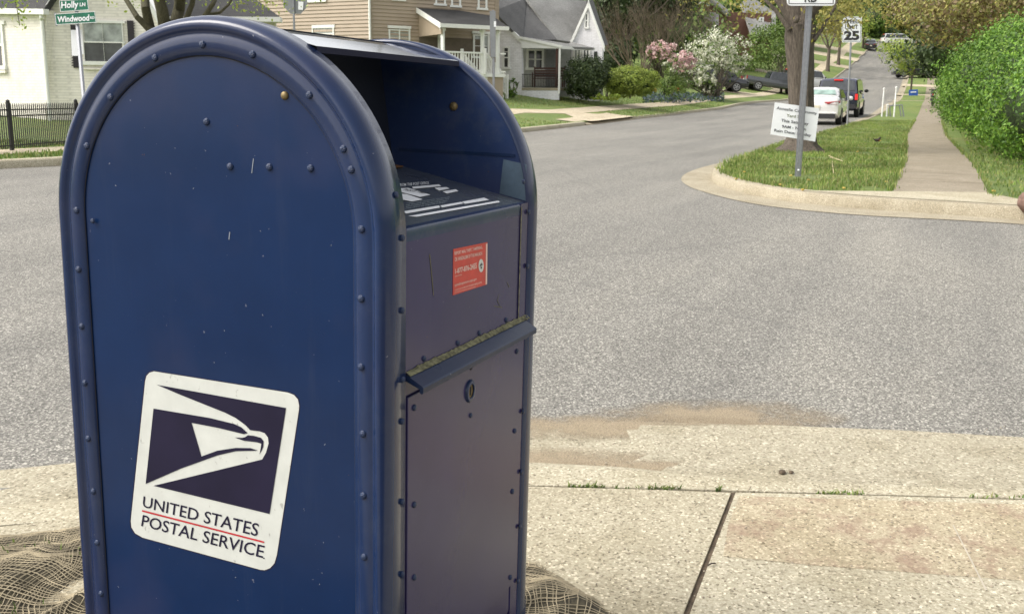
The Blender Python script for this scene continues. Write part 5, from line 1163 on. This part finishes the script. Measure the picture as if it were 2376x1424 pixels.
for (x,y,dd_,r0,r1) in ((1798,-30,.4,.19,.15),(1862,-60,.8,.22,.17),(1925,-28,-.3,.15,.11)):
    e=P3(x,y,dt+dd_); st=tp+(e-tp)*-.12; md=(st+e)/2+ZU*.05; mb.tube([st-ZU*.55,st-ZU*.1,md,e],[r0*.5,r0*.95,r0,r1],12,False); branches(mb,e,(e-st),1.6,r1,3,.5,3,.12,7,tips,rg)
for pts,r_ in (([(1888,95),(1912,60),(1936,20),(1950,-20)],.045),([(1936,20),(1960,34),(1975,70),(1992,88)],.013),([(1832,70),(1800,25),(1770,-5)],.05),([(1920,50),(1955,48),(1985,50)],.012)):
    q=[P3(x,y,dt-.2+.15*i) for i,(x,y) in enumerate(pts)]; mb.tube(q,[r_*(1-.2*i) for i in range(len(q))],6)
mb.sph(P3(1848,47,dt-.32),.06,8,6); mb.build('trunk','bark',ct,True)
bl=[blob(1730,-20,dt+.5,65,50,1.6),blob(1800,-60,dt+.5,120,62,2.2),blob(1960,-40,dt+.6,110,70,2.0),blob(2080,-30,dt+1.5,90,60,1.8),blob(1790,10,dt-.2,25,26,.8),blob(1925,40,dt-.3,38,45,.9),blob(1740,25,dt,16,30,.6),blob(1985,35,dt+.1,40,32,.8)]
crown('crown',bl,3300,.035,'l_yellow',ct,None,.22,3,None,.4)
# multi-stem tree before the cream house
d7=20.0; b7=P3(405,300,d7); b7=tz(b7,.12)
lt=root('street_tree',b7,'multi-stemmed mossy street tree in front of the cream brick house','tree'); mb=MB(); rg=random.Random(9); tips=[]
mb.tube([b7-ZU*.1,P3(400,200,d7),P3(392,120,d7)],[.3,.24,.22],12,False)
for pts,r_ in (([(392,130),(352,72),(318,40),(285,-12)],[.12,.085,.055,.04]),([(392,130),(348,66),(338,20),(334,-30)],[.13,.1,.085,.075]),([(392,130),(384,70),(376,25),(362,-25)],[.16,.125,.115,.10]),([(392,130),(405,62),(416,20),(420,-30)],[.15,.12,.11,.10]),([(392,130),(430,50),(446,10),(452,-30)],[.1,.06,.05,.045]),([(392,130),(470,45),(494,10),(510,-25)],[.09,.05,.045,.04]),([(480,34),(510,30),(530,12),(548,-22)],[.03,.028,.025,.022])):
    q=[P3(x,y,d7+.12*i*math.sin(x)) for i,(x,y) in enumerate(pts)]; mb.tube(q,r_,10,False); branches(mb,q[-1],q[-1]-q[-2],1.2,r_[-1],3,.5,3,.1,5,tips,rg)
mb.build('trunk','barkg',lt,True)
crown('crown',[blob(340,-60,d7,150,52,2.0),blob(600,-10,d7-.2,45,42,.7),blob(560,-40,d7,80,48,1.2),blob(40,-5,d7-1,45,26,.6),blob(46,45,d7-1.2,13,22,.15),blob(30,-50,d7-1,80,45,1),blob(280,10,d7,18,16,.3)],1500,.035,'l_young',lt,None,.3,8,None,.4)
# twigs hanging on the left
mb=MB(); mb.tube([P3(30,-20,d7-1.1),P3(38,15,d7-1.1),P3(46,60,d7-1.1)],.008,4); mb.build('hanging_twig','barkg',lt)
# hedge
hd=root('hedge',tz((22,-2.2),.1),'tall bright green privet hedge along the right pavement','hedge'); hb=[]
for x,y0,r_,h in ((17.1,-2.75,1.4,1.95),(19.3,-2.85,1.6,2.1),(21.6,-2.85,1.85,2.3),(25,-2.75,1.95,2.8),(28.2,-2.6,1.85,2.85),(31.5,-2.45,1.75,2.7),(34.5,-2.3,1.6,2.4),(37.5,-2.0,1.5,2.3),(40.5,-1.75,1.35,2.1),(17.5,-5.0,1.8,2.0),(23.5,-5.4,2.4,3.1),(28,-5,2.4,3.2)):
    g_=terr(x,y0)+.12; hb.append(((x,y0,g_+h*.5),(r_*1.0,r_*1.02,h*.54)))
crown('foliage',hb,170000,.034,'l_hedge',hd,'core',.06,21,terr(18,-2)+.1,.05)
mb=MB(); rg=random.Random(3)
for k in range(40): x=rg.uniform(13,34); y=-2.6+rg.uniform(-.5,.5); g_=terr(x,y); mb.tube([(x,y,g_),(x+rg.uniform(-.3,.3),y+rg.uniform(-.3,.3),g_+1.0)],[.03,.015],5)
mb.build('stem','bark',hd)
ivy=[(random.uniform(11.2,34),random.uniform(-3.6,-1.25)) for _ in range(9000)]
blades('ground_cover',[(x,y,terr(x,y)+.12) for x,y in ivy],.05,.008,'blade',1.0)
# shrubs by the cottage
shrub('round_bush','dark green rounded bush right of the cottage porch',at(1358,224,.12),[blob(1356,182,49.0,44,43),blob(1385,168,49.8,26,33)],'l_dark',9000,.055,seed=4)
shrub('clipped_bush','light green clipped bush with flattened ball shape on the lawn',at(1462,229,.12),[blob(1462,188,51,61,32,1.35),blob(1440,192,50.8,38,28,.8),blob(1488,192,50.8,36,28,.8)],'l_bush',16000,.04,seed=6,clump=.07,dep=.05)
shrub('small_shrub','small light green shrub beside the white steps',at(1190,226,.12),[blob(1186,205,46.4,14,20,.3)],'l_bright',500,.05,seed=8,core=None)
shrub('cone_shrub','slim dark clipped cone shrub below the cream dogwood',at(1650,234,.12),[blob(1649,212,64.3,11,24),blob(1650,196,64.3,7,18)],'l_dark',1200,.05,seed=9)
shrub('low_green_plants','low pale green plants between the dark bush and clipped bush',at(1410,232,.12),[blob(1390,226,48.5,22,7,.4),blob(1420,226,49,16,7,.4)],'l_young',700,.06,seed=12,core=None,cat='plants')
shrub('olive_shrub','olive green leggy shrub under the pink and cream blossom',at(1560,228,.12),[blob(1565,195,58,42,30)],'l_green',2600,.05,seed=14,core=None,dep=.4)
# blossom trees
def blossom(name,label,base,stems,blobs,leaf,n,size,seed,green=900,cat='tree'):
    r=root(name,base,label,cat); mb=MB(); rg=random.Random(seed); base=Vector(base)
    for c,rr in blobs:
        c=Vector(c)
        for k in range(stems):
            e=c+Vector((rg.gauss(0,.4)*rr[0],rg.gauss(0,.4)*rr[1],rg.gauss(0,.4)*rr[2])); m_=(base+e)/2+Vector((rg.gauss(0,.15),rg.gauss(0,.15),-.1)); mb.tube([base+Vector((rg.gauss(0,.05),rg.gauss(0,.05),0)),m_,e],[.05,.03,.01],5,False); branches(mb,m_,e-m_,.8,.02,1,.6,3,.1,3,rg=rg)
    mb.build('trunk','bark',r); crown('blossom',blobs,n,size,leaf,r,None,.07,seed,None,.35); crown('crown',blobs,green,size,'l_green',r,None,.2,seed+5,None,.35); return r
blossom('magnolia','small tree with pink blossom behind the clipped bush',at(1545,225,.12),7,[blob(1535,118,58,34,24),blob(1585,142,57,32,24),blob(1512,122,58,14,16)],'l_pink',2200,.07,31,200)
blossom('dogwood','wide dogwood tree covered in cream white blossom',at(1658,232,.12),8,[blob(1665,118,65.5,76,48),blob(1610,165,64.5,44,30),blob(1640,190,64,26,26),blob(1690,150,66,44,28),blob(1565,150,64.5,26,22)],'l_white',5200,.075,33,2600)
blossom('bare_shrub_tree','large bare brown multi-stemmed tree behind the clipped bush',at(1492,206,.12),1,[],'l_brown',0,.05,35) if False else None
bt_=at(1490,206,.12); br_=root('bare_tree',bt_,'large bare brown multi-stemmed tree behind the clipped bush','tree'); mb=MB(); rg=random.Random(17)
for k in range(13):
    a=k*.483; branches(mb,bt_+Vector((rg.gauss(0,.2),rg.gauss(0,.2),0)),RD*math.cos(a)*.75+FD*math.sin(a)*.5+ZU*(1.0),2.1,.06,4,.38,3,.22,5,rg=rg)
mb.build('trunk','twig',br_)
b2_=at(1590,204,.12); br2=root('bare_tree',b2_,'bare brown tree rising behind the cream dogwood','tree'); mb=MB(); rg=random.Random(27)
for k in range(9):
    a=k*.7; branches(mb,b2_+Vector((rg.gauss(0,.2),rg.gauss(0,.2),0)),RD*math.cos(a)*.8+FD*math.sin(a)*.5+ZU*(1.0),2.3,.06,4,.38,3,.2,5,rg=rg)
mb.build('trunk','twig',br2)
# flower bed
fb=[]
for i in range(2600):
    px,py=random.uniform(1492,1680),random.uniform(222,240)
    if py>241-(px-1490)*.02: continue
    fb.append(px and at(px,py,.12))
V,Q=leaves([(p.x,p.y,p.z+random.uniform(0,.28)) for p in fb],.07); o=npmesh('flower_bed',V,Q,'l_blue'); tag(o,kind='stuff')
def tulips(px,py,mat,label,n=14):
    b=at(px,py,.12); r=root('tulip_clump',b,label,'flowers'); mb=MB(); ms=MB()
    for i in range(n):
        q=b+Vector((random.gauss(0,.16),random.gauss(0,.16),0)); h=random.uniform(.28,.42); ms.tube([q,q+ZU*h],.012,4); mb.sph(q+ZU*(h+.05),.06,7,5,(1,1,1.3))
    mb.build('petals',mat,r); ms.build('stem','l_green',r)
tulips(1502,225,'l_red','clump of red tulips at the left end of the flower bed'); tulips(1516,225,'l_gold','clump of yellow tulips beside the left red tulips'); tulips(1560,223,'l_gold','clump of yellow tulips in the middle of the flower bed',8); tulips(1570,222,'l_red','few red tulips in the middle of the flower bed',6)
# green tree before the pickup
tree('street_tree','small leafy green street tree before the grey pickup truck',at(1812,216,.12),3.8,.11,[blob(1790,112,91,50,48),blob(1770,85,92,34,30),blob(1815,75,92,30,36),blob(1760,140,92,34,26),blob(1818,145,91,26,26)],'l_green',5200,.10,seed=41,dep=.3,depth=3)
# dark evergreens behind the cottage
tree('evergreen_tree','tall dense green tree rising behind the white cottage roof',tz(P3(1450,230,78),.1),9,.3,[blob(1440,15,78,60,52),blob(1500,-10,79,60,45),blob(1400,70,77,30,55),blob(1560,-5,80,50,38),blob(1395,140,76,26,50)],'l_dark',13000,.13,seed=43,core='core')
tree('evergreen_tree','dark low evergreen between the cottage gable and bare tree',tz(P3(1415,230,74),.1),4,.2,[blob(1418,160,73,30,42),blob(1440,120,74,34,30)],'l_dark',4000,.10,seed=44,core='core')
# trees along the street
def yt(name,label,px,py,h,blobs,leaf,n,size,seed,tr=.16,group='trees lining the street',**k): return tree(name,label,at(px,py,.12),h,tr,blobs,leaf,n,size,group,seed=seed,dep=.45,**k)
yt('street_tree','yellow-green tree on the left grass strip nearest the big trunk',1920,166,7.5,[blob(1925,50,116,50,50),blob(1905,10,116,50,35)],'l_yellow',2400,.11,51,.22)
yt('street_tree','thin trunked tree farther up the left grass strip',1945,151,8,[blob(1960,30,127,50,45),blob(1940,75,127,30,30)],'l_yellow',2000,.12,52,.2)
yt('street_tree','small distant tree near the hilltop on the left',2002,112,7,[blob(2000,60,158,30,32)],'l_young',1200,.15,53,.18)
yt('street_tree','young pale green spreading tree on the right grass strip',2113,217,4.6,[blob(2112,125,95,55,30),blob(2075,115,94,35,26),blob(2150,120,95,35,36),blob(2105,155,95,36,16)],'l_young',6500,.085,54,.1,depth=4)
tree('brown_leaf_tree','large tree with brown and yellow leaves over the hedge',tz((40,-5.5),.1),8,.3,[blob(2270,10,42,110,60,3),blob(2190,20,44,50,42,2.2),blob(2350,20,40,80,70,2.6),blob(2215,80,44,50,34,1.6)],'l_brown',9000,.085,seed=61,dep=.35,core=None)
tree('brown_leaf_tree','second brown leafed tree behind the young pale tree',tz((75,-6),.1),10,.3,[blob(2165,35,78,60,50,3),blob(2205,95,76,45,42,2.2),blob(2110,0,80,60,30,3)],'l_yellow',5000,.12,seed=62,dep=.35,core='core')
tree('dark_tree','dark green tree filling the gap behind the hedge top',tz((58,-6.5),.1),7,.3,[blob(2230,110,60,60,60,3),blob(2300,70,58,80,60,3),blob(2190,130,60,30,45,1.6)],'l_dark',7000,.12,seed=63,core='core',dep=.2)
# backdrop woods on both sides of the road and over the crest
def wood(name,label,items,leaf,n,size,seed,core='core'):
    r=root(name,items[0][0],label,'trees'); 
    return crown('crown',items,n,size,leaf,r,core,.2,seed,None,.25)
Vs=[];Qs=[];mi=[];oo=0; rg=random.Random(77); mats=['l_green','l_yellow','l_bush','l_young','core']
def addblob(c,rr,n,size,m,seed):
    global oo
    W_,nn=shellpts(c,rr,n,.17,seed,None,.25); V,Q=leaves(W_,size,nn); Vs.append(V);Qs.append(Q+oo);mi.extend([m]*len(Q));oo+=len(V)
    V,Q=corepart(c,rr,seed); Vs.append(V);Qs.append(Q+oo);mi.extend([4]*len(Q));oo+=len(V)
for px in range(1330,1720,42):
    for py in (-30,30): 
        if py==30 and 1590<px<1800: continue
        c,rr=blob(px,py+rg.uniform(-15,15),150,52,48); addblob(c,rr,700,.34,0,px)
for px in range(1830,2400,34):
    for py,m in ((-30,1),(10,0),(48,1),(78,0)):
        c,rr=blob(px+rg.uniform(-12,12),py+rg.uniform(-10,10),235+rg.uniform(-10,25),36,32); addblob(c,rr,520,.42,rg.choice([0,0,1,2,3]),px+py)
for x_,y_ in [(150+i*13,22+(i%3)*6) for i in range(8)]+[(95+i*12,24+(i%3)*7) for i in range(4)]+[(110+i*13,-9-(i%3)*4) for i in range(9)]+[(60+i*9,30+(i%2)*6) for i in range(4)]:
    for k in range(3):
        z_=terr(x_,y_); addblob((x_+rg.gauss(0,2),y_+rg.gauss(0,2),z_+3.5+k*2.6),(4.2,4.2,3.0),900,.28,rg.choice([0,1,2,0]),int(x_+k*7))
o=npmesh('woods',np.concatenate(Vs),np.concatenate(Qs),mats,mi=mi); tag(o,kind='stuff')
# ================================================================== SMALL THINGS
for (px,py,ty,lab) in ((2046,271,208,'tallest white marker post left of the metal frame on the grass strip'),(2074,272,205,'white marker post immediately left of the grey metal frame'),(2057,271,246,'short white stake between the two taller white posts')):
    b=at(px,py,.12); d_=dl(b.x,b.y)[0]; r=root('marker_post',b,lab,'post','white posts on the grass strip'); t_=P3(px-1,ty,d_); mb=MB(); mb.tube([b,Vector((b.x,b.y,t_.z))],.035,8); mb.build('pole','whitepost',r); mb=MB(); mb.sph((b.x,b.y,t_.z+.03),.055,8,6); mb.build('cap','whitepost',r)
b=at(2075,272,.12); d_=dl(b.x,b.y)[0]; r=root('metal_frame',at(2085,272,.12),'small grey metal frame standing on the grass strip by the white posts','frame')
mb=MB(); q=[P3(2066,271,d_+.6),P3(2064,246,d_+.6),P3(2093,244,d_+.6),P3(2097,271,d_+.6)]; mb.tube(q,.035,6); q=[p+FD*.6+RD*.1 for p in q]; mb.tube(q,.03,6); mb.build('frame','steel',r)
b=at(2119,224,.12); d_=dl(b.x,b.y)[0]; r=root('blue_yard_sign',b,'small blue yard sign standing in the right grass strip','sign'); plate([(2109,209),(2130,208),(2130,222),(2109,222)],d_,.03,'bluesign','board',r); mb=MB()
for x in (2112,2127): mb.tube([P3(x,221,d_+.02),Vector((*P3(x,221,d_+.02).xy,b.z-.05))],.02,5)
mb.build('stake','steel',r); mb=MB(); mb.slab([P3(2113,213,d_-.04),P3(2126,212.5,d_-.04),P3(2126,215,d_-.04),P3(2113,215.5,d_-.04)],FD*.01); mb.build('print','signwhite',r)
b=at(2163,247,.12); r=root('motor_scooter',b,'dark scooter with red tail parked against the hedge on the pavement','scooter'); mb=MB()
dd_=dl(b.x,b.y)[0]; s_=dd_/FPX
mb.sph(b+ZU*.28*1.0,.28,14,10,(1,.35,1)); mb.build('wheel','tyre',r,True)
mb=MB(); mb.sph(b+ZU*.62+X*.5,.3,12,8,(2.0,.55,.6)); mb.sph(b+ZU*.85+X*.3,.2,12,8,(2.0,.7,.4)); mb.box(b+ZU*.7+X*1.1,(.1,.3,.7)); mb.tube([b+X*1.1+ZU*1.0-Vector((0,.3,0)),b+X*1.1+ZU*1.02+Vector((0,.3,0))],.025,6); mb.build('body','blackcar',r,True)
mb=MB(); mb.sph(b+ZU*.28+X*1.3,.28,14,10,(1,.35,1)); mb.build('wheel','tyre',r,True); mb=MB(); mb.box(b+ZU*.7-X*.1,(.05,.14,.1)); mb.build('tail_light','tail',r)
# bird
b=at(2034,334,.12); r=root('bird',b,'small dark robin standing on the corner lawn','bird'); mb=MB(); k=1.0
mb.tube([b+(-RD*.10-FD*.02)*k+ZU*.115*k,b-RD*.06*k+ZU*.10*k,b-RD*.02*k+ZU*.085*k,b+RD*.03*k+ZU*.085*k,b+RD*.055*k+ZU*.115*k,b+RD*.062*k+ZU*.14*k,b+RD*.078*k+ZU*.145*k,b+RD*.105*k+ZU*.14*k],[.008,.014,.033,.036,.026,.024,.014,.002],10)
for s_ in (-.012,.012): mb.tube([b+FD*s_+ZU*.06*k,b+FD*s_+RD*.008+ZU*.0],.004,5); mb.tube([b+FD*s_+RD*.0,b+FD*s_+RD*.035],.003,4)
mb.build('bird_body','birdm',r,True); mb=MB(); mb.sph(b+RD*.035*k+ZU*.082*k,.036,10,8,(1,1,.9)); mb.build('breast','birdr',r,True)
# rock at the right edge
b=onZ(2388,470,.2); b=at(2400,486,.12); r=tag((lambda m:m)(None) or root('garden_rock',b,'rounded reddish rock at the right edge below the hedge','rock')); mb=MB(); mb.sph((0,0,0),1,18,12)
mb.v=[tuple(Vector(b)+ZU*.08+Vector(v)*(.15*(1+.25*noise.noise(Vector(v)*1.7)))) for v in mb.v]; mb.build('stone','rock',r,True)
# dry straw and twigs
mb=MB()
for (x0,y0,x1,y1) in ((1922,361,1955,374),(1926,366,1950,372),(1931,374,1934,402)):
    mb.tube([at(x0,y0,.15),at(x1,y1,.16)],.006,4)
o=mb.build('dry_straw','straw'); o['kind']='stuff'
mb=MB(); a_,b_=onZ(1642,1311,.004),onZ(1660,1306,.006); mb.tube([a_,(a_+b_)/2+ZU*.003,b_],.0022,5); tag(mb.build('twig','bark'),'short dark twig lying on the slab beside the joint','twig')
b=onZ(1815,1094,-.012); mb=MB(); mb.sph(b,.018,8,6,(1,.7,.4)); mb.sph(b+RD*.03,.011,8,6,(1,.8,.4)); o=mb.build('dry_leaf','dirt'); tag(o,'small dark crumbled leaf lying on the near kerb','leaf')
# ================================================================== LIGHT, SKY, CAMERA
w=bpy.data.worlds.new('World'); S.world=w; w.use_nodes=True; nt=w.node_tree; bg=nt.nodes['Background']
sky=nt.nodes.new('ShaderNodeTexSky'); sky.sky_type='NISHITA'; sky.sun_disc=False; EL=math.radians(47)
sd_=(RD*-1.0+FD*-.22).normalized()        # sun stands to the left and a little behind the camera
az=math.atan2(sd_.x,sd_.y); sky.sun_elevation=EL; sky.sun_rotation=az; sky.dust_density=3; sky.air_density=1.0
hs=nt.nodes.new('ShaderNodeHueSaturation'); hs.inputs['Saturation'].default_value=.22; hs.inputs['Value'].default_value=1.25
nt.links.new(sky.outputs[0],hs.inputs['Color']); wm=mixc(nt,1.0,hs.outputs[0],(1.03,1.0,.965),'MULTIPLY'); nt.links.new(wm,bg.inputs[0]); bg.inputs[1].default_value=.15
sl=bpy.data.lights.new('sun','SUN'); sl.energy=1.75; sl.angle=math.radians(36); sl.color=(1,.95,.87); so_=bpy.data.objects.new('sun',sl); COL.objects.link(so_)
sv=sd_*math.cos(EL)+ZU*math.sin(EL); so_.rotation_euler=sv.to_track_quat('Z','Y').to_euler(); so_.location=(0,0,30)
cd=bpy.data.cameras.new('camera'); cam=bpy.data.objects.new('camera',cd); COL.objects.link(cam); cd.sensor_fit='HORIZONTAL'; cd.sensor_width=36; cd.lens=FPX/2376*36; cd.clip_start=.05; cd.clip_end=2000
cd.dof.use_dof=True; cd.dof.focus_distance=1.45; cd.dof.aperture_fstop=32
cam.matrix_world=Matrix.Translation(CAM)@Matrix((RT,UP,-FW)).transposed().to_4x4(); S.camera=cam
S.render.engine='CYCLES'; S.view_settings.view_transform='Standard'; S.view_settings.look='None'; S.view_settings.exposure=.68; S.view_settings.gamma=1
S.cycles.max_bounces=6
